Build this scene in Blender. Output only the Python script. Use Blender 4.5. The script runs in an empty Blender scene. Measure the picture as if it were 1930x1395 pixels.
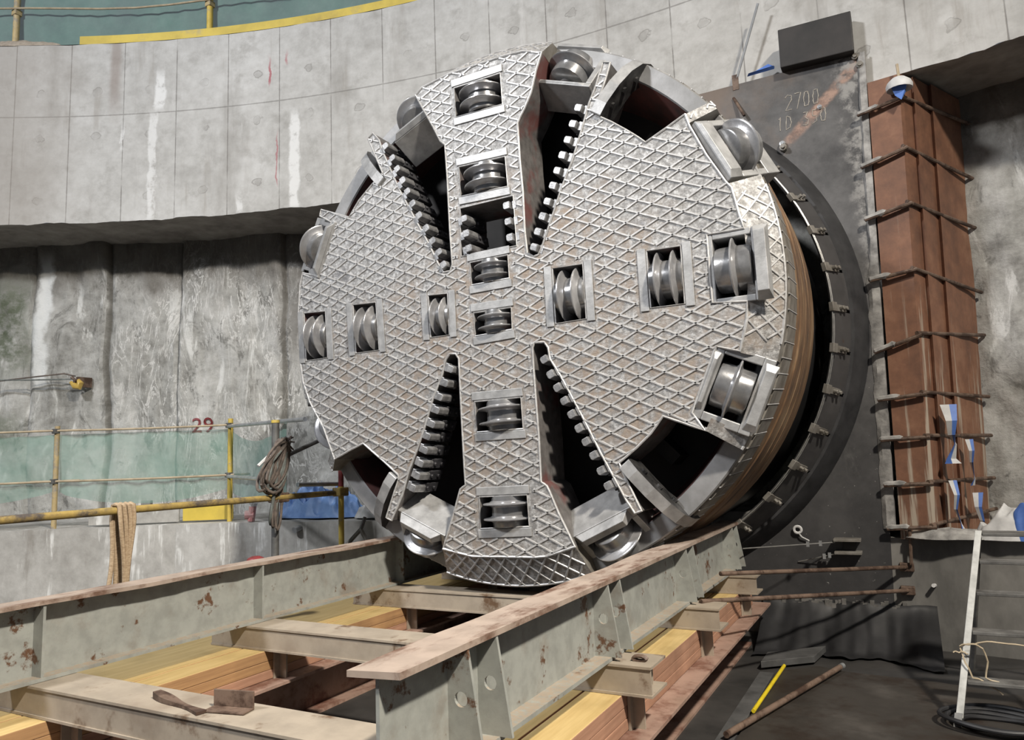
import bpy, math, random
from mathutils import Vector, Matrix, noise
random.seed(7)
C = bpy.context.scene.collection
SC = bpy.context.scene
# ---------------------------------------------------------------- camera, world, lights, exposure
# world frame: hub of the cutterhead at the origin, +Y into the tunnel, +Z up, metres
cam = bpy.data.cameras.new('camera'); cam_o = bpy.data.objects.new('camera', cam); C.objects.link(cam_o)
cam.sensor_fit = 'HORIZONTAL'; cam.sensor_width = 36.0; cam.lens = 1376.73 / 1930 * 36.0
cam.clip_start = 0.05; cam.clip_end = 200
WR = ((0.87902029, -0.0909869, -0.46802213), (0.47533902, 0.09086318, 0.87509811), (-0.03709648, -0.99169817, 0.12312021))
cam_o.matrix_world = Matrix(((WR[0][0], -WR[0][1], -WR[0][2], 2.73282), (WR[1][0], -WR[1][1], -WR[1][2], -4.82129),
                             (WR[2][0], -WR[2][1], -WR[2][2], -1.19764), (0, 0, 0, 1)))
SC.camera = cam_o
w = bpy.data.worlds.new('world'); SC.world = w; w.use_nodes = True
w.node_tree.nodes['Background'].inputs[0].default_value = (0.80, 0.87, 1.0, 1)
w.node_tree.nodes['Background'].inputs[1].default_value = 0.135
def area(name, loc, target, size, power, col, spread):
    l = bpy.data.lights.new(name, 'AREA'); l.shape = 'RECTANGLE'; l.size = size[0]; l.size_y = size[1]; l.energy = power; l.color = col; l.spread = math.radians(spread)
    o = bpy.data.objects.new(name, l); C.objects.link(o); o.location = loc
    o.rotation_euler = (Vector(target) - Vector(loc)).to_track_quat('-Z', 'Y').to_euler(); return o
area('floodlight_right', (8.5, -6.0, 8.0), (0.2, -1.6, -2.0), (0.9, 0.6), 560, (1.0, 0.92, 0.80), 80)
area('floodlight_left', (-4.2, -8.5, 6.8), (-0.8, 1.0, 0.6), (1.3, 0.8), 1030, (0.97, 0.98, 1.0), 180)
SC.view_settings.view_transform = 'Standard'; SC.view_settings.look = 'None'; SC.view_settings.gamma = 1; SC.view_settings.use_curve_mapping = False
SC.view_settings.exposure = 0.09
# ---------------------------------------------------------------- node helpers
class S:                                            # a socket with arithmetic
    def __init__(s, n, k): s.n = n; s.k = k
    def m(s, op, b=None, c=None): return s.n.math(op, s, b, c)
    def __add__(s, b): return s.m('ADD', b)
    def __sub__(s, b): return s.m('SUBTRACT', b)
    def __mul__(s, b): return s.m('MULTIPLY', b)
    def __truediv__(s, b): return s.m('DIVIDE', b)
    __radd__ = __add__; __rmul__ = __mul__
    def __rsub__(s, a): return s.n.math('SUBTRACT', a, s)
    def abs(s): return s.m('ABSOLUTE')
    def frac(s): return s.m('FRACT')
    def floor(s): return s.m('FLOOR')
    def max(s, b): return s.m('MAXIMUM', b)
    def min(s, b): return s.m('MINIMUM', b)
    def pow(s, b): return s.m('POWER', b)
class NT:
    def __init__(s, name):
        s.mat = bpy.data.materials.new(name); s.mat.use_nodes = True; s.t = s.mat.node_tree; s.b = s.t.nodes['Principled BSDF']; s._o = None
    def put(s, sock, v):
        if isinstance(v, S): s.t.links.new(v.k, sock)
        elif isinstance(v, (tuple, list)): sock.default_value = (*v, 1) if len(v) == 3 and len(sock.default_value) == 4 else v
        else: sock.default_value = v
    def node(s, typ, **k):
        n = s.t.nodes.new(typ)
        for a, b in k.items(): setattr(n, a, b)
        return n
    def math(s, op, a, b=None, c=None):
        n = s.node('ShaderNodeMath', operation=op)
        for i, v in enumerate((a, b, c)):
            if v is not None: s.put(n.inputs[i], v)
        return S(s, n.outputs[0])
    def obj(s):
        if not s._o: s._o = s.node('ShaderNodeTexCoord')
        return S(s, s._o.outputs['Object'])
    def uv(s):
        if not s._o: s._o = s.node('ShaderNodeTexCoord')
        return S(s, s._o.outputs['UV'])
    def xyz(s, v):
        n = s.node('ShaderNodeSeparateXYZ'); s.put(n.inputs[0], v); return [S(s, o) for o in n.outputs]
    def vec(s, x, y, z=0.0):
        n = s.node('ShaderNodeCombineXYZ')
        for i, v in enumerate((x, y, z)): s.put(n.inputs[i], v)
        return S(s, n.outputs[0])
    def nz(s, sc, vec=None, det=5, ro=0.6, stretch=(1, 1, 1), dist=0.0, off=(0, 0, 0)):
        mp = s.node('ShaderNodeMapping'); s.put(mp.inputs[0], vec or s.obj()); mp.inputs['Scale'].default_value = stretch; mp.inputs['Location'].default_value = off
        n = s.node('ShaderNodeTexNoise'); s.t.links.new(mp.outputs[0], n.inputs[0])
        n.inputs['Scale'].default_value = sc; n.inputs['Detail'].default_value = det; n.inputs['Roughness'].default_value = ro; n.inputs['Distortion'].default_value = dist
        return S(s, n.outputs[0])
    def ramp(s, f, *st):
        n = s.node('ShaderNodeValToRGB'); s.put(n.inputs[0], f); e = n.color_ramp.elements
        while len(e) < len(st): e.new(0.5)
        for i, (p, c) in enumerate(st): e[i].position = p; e[i].color = (*c, 1)
        return S(s, n.outputs[0])
    def mix(s, a, b, f, mode='MIX'):
        n = s.node('ShaderNodeMix', data_type='RGBA', blend_type=mode); s.put(n.inputs[0], f); s.put(n.inputs[6], a); s.put(n.inputs[7], b); return S(s, n.outputs[2])
    def step(s, v, a, b):                          # smooth 0..1 between a and b
        n = s.node('ShaderNodeMapRange', interpolation_type='SMOOTHSTEP'); s.put(n.inputs[0], v); n.inputs[1].default_value = a; n.inputs[2].default_value = b
        n.inputs[3].default_value = 0; n.inputs[4].default_value = 1; return S(s, n.outputs[0])
    def bump(s, h, st=0.3, d=0.01):
        n = s.node('ShaderNodeBump'); n.inputs['Strength'].default_value = st; n.inputs['Distance'].default_value = d; s.put(n.inputs['Height'], h)
        s.t.links.new(n.outputs[0], s.b.inputs['Normal'])
    def done(s, col, rough=0.6, metal=0.0, spec=0.5):
        s.put(s.b.inputs['Base Color'], col); s.put(s.b.inputs['Roughness'], rough); s.put(s.b.inputs['Metallic'], metal); s.put(s.b.inputs['Specular IOR Level'], spec)
        return s.mat
def plain(name, a, b=None, sc=8, rough=0.6, metal=0.0, bump=0.15, det=6, stretch=(1, 1, 1)):
    n = NT(name); f = n.nz(sc, det=det, stretch=stretch); b = b or tuple(x * 0.7 for x in a)
    c = n.ramp(f, (0.35, b), (0.65, a))
    if bump: n.bump(n.nz(sc * 6, det=3), bump, 0.004)
    return n.done(c, rough, metal)
def rusty(name, paint, rust, lo=0.5, hi=0.62, sc=3, rough=0.6, metal=0.0, stretch=(1, 1, 1), dirt=(0.16, 0.11, 0.075), dust=None):
    n = NT(name); a = n.nz(sc, det=9, ro=0.68, stretch=stretch); b = n.nz(sc * 7, det=5)
    c = n.mix(paint, tuple(x * 0.78 for x in paint), n.step(n.nz(sc * 1.7, off=(3, 1, 2)), 0.35, 0.7))
    c = n.mix(c, dirt, n.step(n.nz(sc * 0.8, det=7, off=(7, 4, 1)), 0.52, 0.78) * 0.55)
    c = n.mix(c, n.mix(rust, tuple(x * 0.5 for x in rust), b), n.step(a + b * 0.12, lo + 0.06, hi + 0.06))
    if dust:                                       # settled dust on upward faces
        g = n.node('ShaderNodeNewGeometry'); nz_ = n.xyz(S(n, g.outputs['Normal']))[2]; c = n.mix(c, dust, n.step(nz_, .6, .9) * n.step(b, .3, .6) * .8)
    n.bump(a + b * 0.5, 0.25, 0.004)
    return n.done(c, rough, metal)
# ---------------------------------------------------------------- materials
def m_face():
    n = NT('hard_faced_steel'); o = n.obj(); x, y, z = n.xyz(o); z = z - 2.13
    rad = (x * x + z * z).m('SQRT')
    fine = n.nz(26, det=8, ro=0.72); mid = n.nz(7, det=6, off=(4, 2, 9)); big = n.nz(1.3, det=4, off=(1, 7, 3))
    c = n.ramp(fine, (0.36, (0.16, 0.157, 0.154)), (0.50, (0.295, 0.29, 0.285)), (0.62, (0.54, 0.54, 0.54)))
    tan = n.step(mid, 0.36, 0.56) * n.step(big * 0.8 + (1.75 - rad) * 0.16 - z * 0.07 + x * 0.02, 0.36, 0.60)
    c = n.mix(c, n.mix((0.35, 0.28, 0.22), (0.235, 0.175, 0.13), n.step(fine, .4, .6)), tan * n.step(n.nz(11, det=4, off=(6, 1, 6)), .30, .62) * 0.85)
    scr = n.nz(9, det=6, ro=0.7, stretch=(1, 1, 5), off=(0, 0, 2)); c = n.mix(c, (0.52, 0.53, 0.55), n.step(scr, 0.56, 0.70) * 0.6)
    c = n.mix(c, (0.10, 0.10, 0.115), n.step(n.nz(3.0, det=7, off=(9, 3, 4)), 0.60, 0.72) * 0.6)
    n.bump(fine + mid * 0.6 + scr * 0.6, 0.6, 0.008)
    return n.done(c, n.ramp(mid, (0.3, (0.42,) * 3), (0.7, (0.62,) * 3)), 0.35)
def m_bead():
    n = NT('weld_bead_steel'); f = n.nz(30, det=6)
    n.bump(f, 0.3, 0.003); return n.done(n.ramp(f, (0.3, (0.36, 0.352, 0.345)), (0.7, (0.60, 0.60, 0.60))), 0.45, 0.35)
def m_inner():
    n = NT('inner_oxide_steel'); a = n.nz(2.2, det=7, off=(2, 5, 1)); b = n.nz(14, det=5)
    c = n.ramp(b, (0.3, (0.10, 0.093, 0.09)), (0.7, (0.20, 0.19, 0.185)))
    c = n.mix(c, (0.17, 0.055, 0.05), n.step(a, 0.53, 0.66) * 0.8); c = n.mix(c, (0.34, 0.33, 0.31), n.step(n.nz(5, det=8, off=(8, 8, 8)), 0.66, 0.74) * 0.6)
    n.bump(b, 0.2, 0.004); return n.done(c, 0.6, 0.2)
FACE = m_face(); BEAD = m_bead(); INNER = m_inner()
HOUSE = plain('cutter_housing_steel', (0.45, 0.45, 0.45), (0.29, 0.29, 0.29), 9, 0.48, 0.4, 0.25)
RINGS = plain('ring_front_steel', (0.30, 0.30, 0.305), (0.21, 0.21, 0.21), 6, 0.5, 0.3)
RINGI = plain('ring_red_oxide', (0.16, 0.06, 0.055), (0.06, 0.04, 0.038), 4, 0.6, 0.1)
DISC = plain('polished_cutter_steel', (0.50, 0.50, 0.51), (0.30, 0.30, 0.31), 6, 0.26, 0.55, 0.2)
HUB = plain('cutter_hub_steel', (0.38, 0.38, 0.385), (0.20, 0.20, 0.205), 6, 0.24, 0.6, 0.15)
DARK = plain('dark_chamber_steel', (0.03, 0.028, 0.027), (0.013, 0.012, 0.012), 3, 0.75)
TOOTH = plain('scraper_steel', (0.42, 0.42, 0.425), (0.20, 0.20, 0.205), 18, 0.4, 0.5, 0.3)
TOOTHB = plain('scraper_holder_steel', (0.10, 0.10, 0.11), (0.035, 0.035, 0.04), 9, 0.5, 0.4)
BUCKET = plain('worn_bucket_steel', (0.085, 0.083, 0.083), (0.022, 0.022, 0.023), 10, 0.45, 0.4, 0.4)
SKIRT = plain('skirt_steel', (0.30, 0.285, 0.26), (0.15, 0.135, 0.115), 6, 0.5, 0.3, 0.3)
def m_shield():
    n = NT('rusty_shield_steel'); x, y, z = n.xyz(n.obj()); a = n.nz(2.0, det=6, stretch=(1, 2.5, 1)); b = n.nz(9, det=6, ro=0.7, stretch=(1, 6, 1), off=(3, 3, 3))
    c = n.ramp(a, (0.32, (0.07, 0.045, 0.032)), (0.5, (0.20, 0.115, 0.06)), (0.66, (0.36, 0.25, 0.15)))
    c = n.mix(c, (0.42, 0.36, 0.28), n.step(b, 0.62, 0.72) * 0.7); n.bump(b, 0.2, 0.004)
    return n.done(c, 0.55, 0.15)
SHIELD = m_shield()
PAINT = rusty('grey_painted_beam', (0.315, 0.325, 0.30), (0.15, 0.075, 0.04), 0.575, 0.64, 6, dust=(0.34, 0.265, 0.195))
FLANGE = rusty('worn_flange_steel', (0.40, 0.32, 0.265), (0.19, 0.105, 0.07), 0.46, 0.64, 3.5, stretch=(2, 0.6, 1))
OLIVE = rusty('dusty_cross_beam', (0.37, 0.315, 0.25), (0.17, 0.10, 0.055), 0.55, 0.68, 3)
RUST = rusty('rusted_steel', (0.17, 0.115, 0.085), (0.075, 0.042, 0.028), 0.42, 0.6, 7)
BASEB = rusty('red_brown_base_beam', (0.36, 0.24, 0.19), (0.20, 0.09, 0.06), 0.47, 0.65, 3)
GREYP = plain('galvanised_pipe', (0.52, 0.54, 0.56), (0.36, 0.37, 0.38), 9, 0.35, 0.6)
DGREY = plain('dark_grey_pole', (0.17, 0.17, 0.165), (0.09, 0.09, 0.09), 9, 0.5, 0.3)
YPIPE = rusty('worn_yellow_pipe', (0.46, 0.33, 0.10), (0.13, 0.11, 0.10), 0.42, 0.62, 8, stretch=(1, 0.35, 0.35))
YPOST = rusty('chipped_yellow_post', (0.62, 0.46, 0.09), (0.45, 0.38, 0.28), 0.52, 0.66, 5)
TPOST = rusty('dusty_yellow_post', (0.52, 0.40, 0.20), (0.40, 0.36, 0.30), 0.46, 0.62, 5)
TAN = plain('tan_pipe', (0.50, 0.41, 0.28), (0.34, 0.27, 0.18), 9, 0.6)
YBOARD = rusty('yellow_kick_board', (0.66, 0.50, 0.08), (0.42, 0.38, 0.28), 0.52, 0.75, 1.6)
def m_wood(name, a, b):
    n = NT(name); g = n.nz(5, det=6, ro=0.65, stretch=(5, 0.35, 9)); s2 = n.nz(1.4, det=4, off=(3, 8, 2))
    c = n.mix(n.ramp(g, (0.3, b), (0.7, a)), tuple(x * 0.5 for x in b), n.step(s2, 0.52, 0.75) * 0.5); n.bump(g, 0.2, 0.004); return n.done(c, 0.6)
WTOP = m_wood('yellow_timber_face', (0.66, 0.50, 0.235), (0.50, 0.35, 0.14)); WSIDE = m_wood('red_brown_timber_side', (0.47, 0.27, 0.18), (0.31, 0.165, 0.105)); WPALE = m_wood('orange_timber_side', (0.47, 0.28, 0.13), (0.30, 0.165, 0.08))
def m_net():
    n = NT('green_safety_net'); t = n.node('ShaderNodeBsdfTransparent'); d = n.node('ShaderNodeBsdfDiffuse'); tl = n.node('ShaderNodeBsdfTranslucent'); mx = n.node('ShaderNodeMixShader'); m2 = n.node('ShaderNodeMixShader')
    f = n.nz(3, det=5); col = n.ramp(f, (0.3, (0.27, 0.45, 0.385)), (0.7, (0.38, 0.55, 0.485)))
    n.put(d.inputs[0], col); n.put(tl.inputs[0], col); n.t.links.new(d.outputs[0], m2.inputs[1]); n.t.links.new(tl.outputs[0], m2.inputs[2]); m2.inputs[0].default_value = 0.35
    n.put(mx.inputs[0], n.step(n.nz(2.2, det=4, off=(5, 5, 5)), 0.2, 0.9) * 0.35 + 0.40)
    n.t.links.new(t.outputs[0], mx.inputs[1]); n.t.links.new(m2.outputs[0], mx.inputs[2])
    n.t.links.new(mx.outputs[0], n.t.nodes['Material Output'].inputs[0]); return n.mat
NET = m_net()
ROPE = plain('tan_rope', (0.52, 0.40, 0.27), (0.34, 0.24, 0.15), 40, 0.85, 0, 0.5, stretch=(1, 1, 3))
CABLE = plain('brown_cable', (0.17, 0.135, 0.115), (0.075, 0.062, 0.055), 14, 0.7)
CABLE2 = plain('grey_cable', (0.20, 0.22, 0.21), (0.10, 0.11, 0.105), 14, 0.7)
BLUE = plain('blue_tarpaulin', (0.24, 0.40, 0.74), (0.13, 0.24, 0.52), 5, 0.5); WHITE = plain('white_sheet', (0.72, 0.72, 0.72), (0.5, 0.5, 0.5), 6, 0.6); BAGB = plain('blue_sheet', (0.10, 0.22, 0.62), (0.07, 0.15, 0.45), 6, 0.5)
RED = plain('red_paint', (0.26, 0.035, 0.038), (0.14, 0.025, 0.027), 12, 0.5); PINK = plain('faded_red_plastic', (0.55, 0.2, 0.2), (0.5, 0.35, 0.33), 12, 0.5)
BLACK = plain('black_rubber', (0.022, 0.022, 0.024), (0.012, 0.012, 0.013), 4, 0.55); RUBBER = plain('dusty_black_rubber', (0.045, 0.045, 0.048), (0.02, 0.02, 0.022), 5, 0.6, 0, 0.3)
FLAP = rusty('dark_flap_steel', (0.085, 0.083, 0.085), (0.12, 0.055, 0.03), 0.64, 0.72, 2.5, 0.5, 0.3, dirt=(0.16, 0.155, 0.15))
WIRE = plain('steel_wire', (0.45, 0.44, 0.42), (0.3, 0.3, 0.29), 20, 0.4, 0.6, 0); CHALK = plain('chalk', (0.46, 0.43, 0.38), (0.34, 0.31, 0.27), 60, 0.9)
FLOORP = rusty('dark_floor_sheet', (0.040, 0.035, 0.030), (0.034, 0.024, 0.018), 0.45, 0.65, 2.2, 0.55, dirt=(0.10, 0.09, 0.08)); FLOORD = plain('dark_floor', (0.05, 0.047, 0.045), (0.024, 0.023, 0.022), 2.5, 0.6)  # floor sheet, then bare floor in a plain dark tone with random variation
FLOORG = plain('grey_floor_sheet', (0.10, 0.10, 0.10), (0.05, 0.05, 0.05), 5, 0.6)
LADW = plain('worn_white_rail', (0.46, 0.46, 0.44), (0.28, 0.28, 0.265), 9, 0.5); LADG = plain('dusty_tread', (0.15, 0.145, 0.135), (0.06, 0.057, 0.053), 7, 0.7)
BULB = plain('amber_lamp_glass', (0.6, 0.42, 0.1), (0.45, 0.3, 0.08), 10, 0.3); YST = plain('yellow_stick', (0.75, 0.58, 0.02), (0.6, 0.45, 0.02), 9, 0.5)
PILE = None
# ---------------------------------------------------------------- mesh helpers
class M:
    def __init__(s): s.v = []; s.f = []; s.mi = []; s.uv = None; s.sm = []
    def add(s, vs, fs, mi=0, smooth=False):
        k = len(s.v); s.v += [tuple(p) for p in vs]
        for f in fs: s.f.append(tuple(i + k for i in f)); s.mi.append(mi); s.sm.append(smooth)
        return s
    def box(s, lo, hi, mi=0, fr=None):
        P = [(x, y, z) for z in (lo[2], hi[2]) for y in (lo[1], hi[1]) for x in (lo[0], hi[0])]
        if fr: P = [fr(*p) for p in P]
        return s.add(P, [(0, 2, 3, 1), (4, 5, 7, 6), (0, 1, 5, 4), (2, 6, 7, 3), (0, 4, 6, 2), (1, 3, 7, 5)], mi)
    def hexa(s, a, b, mi=0):                       # two matching rings
        n = len(a); P = list(a) + list(b)
        return s.add(P, [tuple(range(n))[::-1], tuple(range(n, 2 * n))] + [(i, (i + 1) % n, n + (i + 1) % n, n + i) for i in range(n)], mi)
    def tube(s, pts, r, n=8, mi=0, cap=True, closed=False):
        pts = [Vector(p) for p in pts]; rs = r if isinstance(r, (list, tuple)) else [r] * len(pts); V = []; L = len(pts); u = None
        for i, p in enumerate(pts):
            a = pts[(i - 1) % L] if closed else pts[max(i - 1, 0)]; b = pts[(i + 1) % L] if closed else pts[min(i + 1, L - 1)]
            t = (b - a).normalized()
            if u is None: u = t.orthogonal().normalized()
            else: u = (u - t * u.dot(t)); u = u.normalized() if u.length > 1e-6 else t.orthogonal().normalized()
            w_ = t.cross(u)
            V += [p + (u * math.cos(k * 2 * math.pi / n) + w_ * math.sin(k * 2 * math.pi / n)) * rs[i] for k in range(n)]
        F = [(i * n + k, i * n + (k + 1) % n, (i + 1) % L * n + (k + 1) % n, (i + 1) % L * n + k) for i in range(L if closed else L - 1) for k in range(n)]
        s.add(V, F, mi, True)
        if cap and not closed:
            k0 = len(s.v) - len(V); s.f += [tuple(range(k0, k0 + n))[::-1], tuple(range(k0 + (L - 1) * n, k0 + L * n))]; s.mi += [mi, mi]; s.sm += [False, False]
        return s
    def lathe(s, prof, fr, n=48, mi=0, a0=0.0, a1=2 * math.pi, smooth=True, closed=False):   # prof (axial, radius); fr(ax, p, q)
        full = abs(a1 - a0 - 2 * math.pi) < 1e-6; k = n if full else n + 1; V = []
        for i in range(k):
            a = a0 + (a1 - a0) * i / n
            V += [fr(x, r * math.cos(a), r * math.sin(a)) for x, r in prof]
        m_ = len(prof); F = []
        for i in range(n):
            j = (i + 1) % k
            for q in range(m_ if closed else m_ - 1): F.append((i * m_ + q, i * m_ + (q + 1) % m_, j * m_ + (q + 1) % m_, j * m_ + q))
        return s.add(V, F, mi, smooth)
    def build(s, name, mats, parent=None, bevel=0, auto=35):
        me = bpy.data.meshes.new(name); off = Vector(parent['_w']) if parent is not None else Vector((0, 0, 0))
        me.from_pydata([Vector(p) - off for p in s.v], [], s.f); me.update()
        for m_ in (mats if isinstance(mats, (list, tuple)) else [mats]): me.materials.append(m_)
        me.polygons.foreach_set('material_index', s.mi); me.polygons.foreach_set('use_smooth', s.sm)
        if any(s.sm): me.set_sharp_from_angle(angle=math.radians(auto))
        if s.uv:
            l = me.uv_layers.new(name='UVMap')
            for lp in me.loops: l.data[lp.index].uv = s.uv[lp.vertex_index]
        o = bpy.data.objects.new(name, me); C.objects.link(o); o['_w'] = tuple(off)
        if parent is not None: o.parent = parent
        if bevel:
            b = o.modifiers.new('bevel', 'BEVEL'); b.width = bevel; b.segments = 2; b.limit_method = 'ANGLE'; b.angle_limit = math.radians(40)
        return o
def fix(o):                                        # consistent outward normals
    import bmesh
    bm = bmesh.new(); bm.from_mesh(o.data); bmesh.ops.recalc_face_normals(bm, faces=bm.faces); bm.to_mesh(o.data); bm.free(); return o
def tag(o, label=None, cat=None, group=None, kind=None):
    for k, v in (('label', label), ('category', cat), ('group', group), ('kind', kind)):
        if v: o[k] = v
    return o
def thing(name, loc, label, cat, group=None):
    o = bpy.data.objects.new(name, None); o.empty_display_size = 0.1; C.objects.link(o); o.location = loc; o['_w'] = tuple(loc); return tag(o, label, cat, group)
def solo(m, name, mats, base, label, cat, group=None, bevel=0):  # a thing that is one mesh, origin at its base
    e = {'_w': base}; me_o = None
    class P(dict): pass
    off = Vector(base); m.v = [tuple(Vector(p) - off) for p in m.v]
    o = m.build(name, mats, None, bevel); o.location = base; o['_w'] = tuple(base); return tag(o, label, cat, group)
def struct(m, name, mats, kind='structure'):
    o = m.build(name, mats); o['kind'] = kind; return o
def frame(o, ex, ey, ez):
    o, ex, ey, ez = (Vector(q) for q in (o, ex, ey, ez)); return lambda x, y, z: o + ex * x + ey * y + ez * z
def slab(polys, y0, y1, name, mats, parent, bevel=0):   # plate in the XZ plane with holes, thickness y0..y1; material 0 on the front and back, 1 on the edges
    cu = bpy.data.curves.new('t', 'CURVE'); cu.dimensions = '2D'; cu.fill_mode = 'BOTH'; cu.extrude = abs(y1 - y0) / 2
    for P in polys:
        sp = cu.splines.new('POLY'); sp.points.add(len(P) - 1); sp.use_cyclic_u = True
        for q, (x, z) in zip(sp.points, P): q.co = (x, z, 0, 1)
    t = bpy.data.objects.new('t', cu); C.objects.link(t); me = bpy.data.meshes.new_from_object(t.evaluated_get(bpy.context.evaluated_depsgraph_get()))
    bpy.data.objects.remove(t); bpy.data.curves.remove(cu); ym = (y0 + y1) / 2; m = M()
    m.v = [(p.co.x, ym - p.co.z, p.co.y) for p in me.vertices]; m.f = [tuple(p.vertices) for p in me.polygons]
    m.mi = [0 if abs(p.normal.z) > 0.7 else 1 for p in me.polygons]; m.sm = [False] * len(m.f); bpy.data.meshes.remove(me)
    if name is None: return m
    return m.build(name, mats, parent, bevel)
def text(s_, name, mat, parent, fr, size, depth=0.002):
    cu = bpy.data.curves.new('t', 'FONT'); cu.body = s_; cu.size = size; cu.extrude = depth; cu.resolution_u = 3
    t = bpy.data.objects.new('t', cu); C.objects.link(t); me = bpy.data.meshes.new_from_object(t.evaluated_get(bpy.context.evaluated_depsgraph_get()))
    bpy.data.objects.remove(t); bpy.data.curves.remove(cu); m = M(); m.add([fr(p.co.x, p.co.y, p.co.z) for p in me.vertices], [tuple(p.vertices) for p in me.polygons]); bpy.data.meshes.remove(me)
    return m.build(name, mat, parent)
def inside(x, z, P):
    c = False; j = len(P) - 1
    for i in range(len(P)):
        if (P[i][1] > z) != (P[j][1] > z) and x < (P[j][0] - P[i][0]) * (z - P[i][1]) / (P[j][1] - P[i][1]) + P[i][0]: c = not c
        j = i
    return c
def rod(a, b, r, n=10, m=None): return (m or M()).tube([a, b], r, n)
def arcpts(f, n): return [f(i / n) for i in range(n + 1)]
I3 = lambda x, y, z: Vector((x, y, z))
OUTLINE=[(-0.670,1.909),(-0.603,1.956),(-0.334,1.995),(0.193,1.994),(0.354,1.980),(0.518,1.921),(0.462,1.786),(0.413,1.622),(0.357,1.520),(0.285,1.410),(0.291,1.112),(0.307,0.848),(0.309,0.541),(0.322,0.360),(0.375,0.322),(0.417,0.331),(0.459,0.408),(0.639,0.823),(0.733,1.008),(0.806,1.192),(0.848,1.305),(0.883,1.401),(0.948,1.530),(1.008,1.687),(1.065,1.669),(1.020,1.548),(0.968,1.429),(0.932,1.352),(0.936,1.295),(1.050,1.213),(1.150,1.130),(1.222,1.066),(1.293,0.998),(1.439,1.062),(1.583,1.130),(1.605,1.043),(1.706,0.807),(1.818,0.596),(1.854,0.544),(1.892,0.343),(1.914,0.256),(1.671,0.254),(1.677,-0.211),(1.898,-0.231),(1.886,-0.359),(1.830,-0.550),(1.681,-0.503),(1.491,-0.925),(1.572,-1.050),(1.437,-0.994),(1.296,-0.938),(1.204,-1.049),(1.093,-1.145),(0.965,-1.240),(1.004,-1.340),(1.089,-1.530),(1.107,-1.566),(1.059,-1.583),(1.004,-1.497),(0.913,-1.320),(0.843,-1.185),(0.693,-0.872),(0.551,-0.593),(0.476,-0.468),(0.463,-0.380),(0.434,-0.337),(0.353,-0.332),(0.335,-0.366),(0.336,-0.514),(0.347,-0.809),(0.357,-1.034),(0.359,-1.357),(0.405,-1.388),(0.428,-1.434),(0.488,-1.579),(0.605,-1.815),(0.381,-1.887),(0.292,-1.897),(-0.247,-1.905),(-0.510,-1.855),(-0.420,-1.636),(-0.334,-1.400),(-0.285,-1.369),(-0.291,-1.272),(-0.305,-0.815),(-0.315,-0.386),(-0.343,-0.345),(-0.398,-0.339),(-0.439,-0.382),(-0.475,-0.498),(-0.565,-0.672),(-0.655,-0.905),(-0.728,-1.068),(-0.818,-1.246),(-0.891,-1.439),(-1.002,-1.641),(-1.055,-1.620),(-0.926,-1.314),(-0.925,-1.279),(-1.063,-1.169),(-1.189,-1.078),(-1.283,-1.008),(-1.433,-1.060),(-1.598,-1.130),(-1.724,-0.847),(-1.876,-0.622),(-1.958,-0.428),(-1.989,-0.253),(-2.014,0.178),(-1.992,0.467),(-1.959,0.563),(-1.793,0.508),(-1.700,0.830),(-1.617,0.974),(-1.752,1.059),(-1.736,1.113),(-1.413,0.979),(-1.298,1.109),(-1.152,1.222),(-1.037,1.303),(-1.083,1.413),(-1.188,1.649),(-1.135,1.687),(-1.069,1.607),(-1.017,1.460),(-0.867,1.124),(-0.720,0.853),(-0.571,0.584),(-0.487,0.410),(-0.438,0.329),(-0.372,0.329),(-0.350,0.383),(-0.364,0.642),(-0.377,1.144),(-0.390,1.396),(-0.435,1.439),(-0.500,1.576),(-0.644,1.849)]
WIN={'t1':[(-0.288,1.861),(0.150,1.861),(0.158,1.596),(-0.276,1.604)],'t2':[(-0.263,1.178),(0.166,1.165),(0.177,0.917),(-0.251,0.926)],'grill':[(-0.264,0.831),(0.223,0.833),(0.236,0.431),(-0.265,0.430)],'c1':[(-0.187,0.370),(0.157,0.375),(0.161,0.190),(-0.176,0.185)],'c2':[(-0.167,-0.038),(0.170,-0.038),(0.169,-0.209),(-0.156,-0.225)],'l3':[(-0.593,0.159),(-0.403,0.152),(-0.396,-0.188),(-0.578,-0.188)],'l2':[(-1.378,0.186),(-1.127,0.179),(-1.100,-0.236),(-1.352,-0.237)],'l1':[(-1.945,0.186),(-1.690,0.177),(-1.668,-0.243),(-1.923,-0.247)],'r1':[(0.527,0.205),(0.771,0.204),(0.777,-0.205),(0.533,-0.211)],'r2':[(1.251,0.213),(1.492,0.212),(1.494,-0.192),(1.256,-0.190)],'r3':[(1.712,0.221),(1.948,0.214),(1.947,-0.187),(1.723,-0.190)],'lr':[(1.725,-0.564),(1.945,-0.654),(1.796,-1.014),(1.573,-0.915)],'b1':[(-0.182,-0.734),(0.222,-0.730),(0.230,-0.965),(-0.168,-0.971)],'b2':[(-0.168,-1.460),(0.242,-1.449),(0.249,-1.678),(-0.163,-1.698)]}
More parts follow.
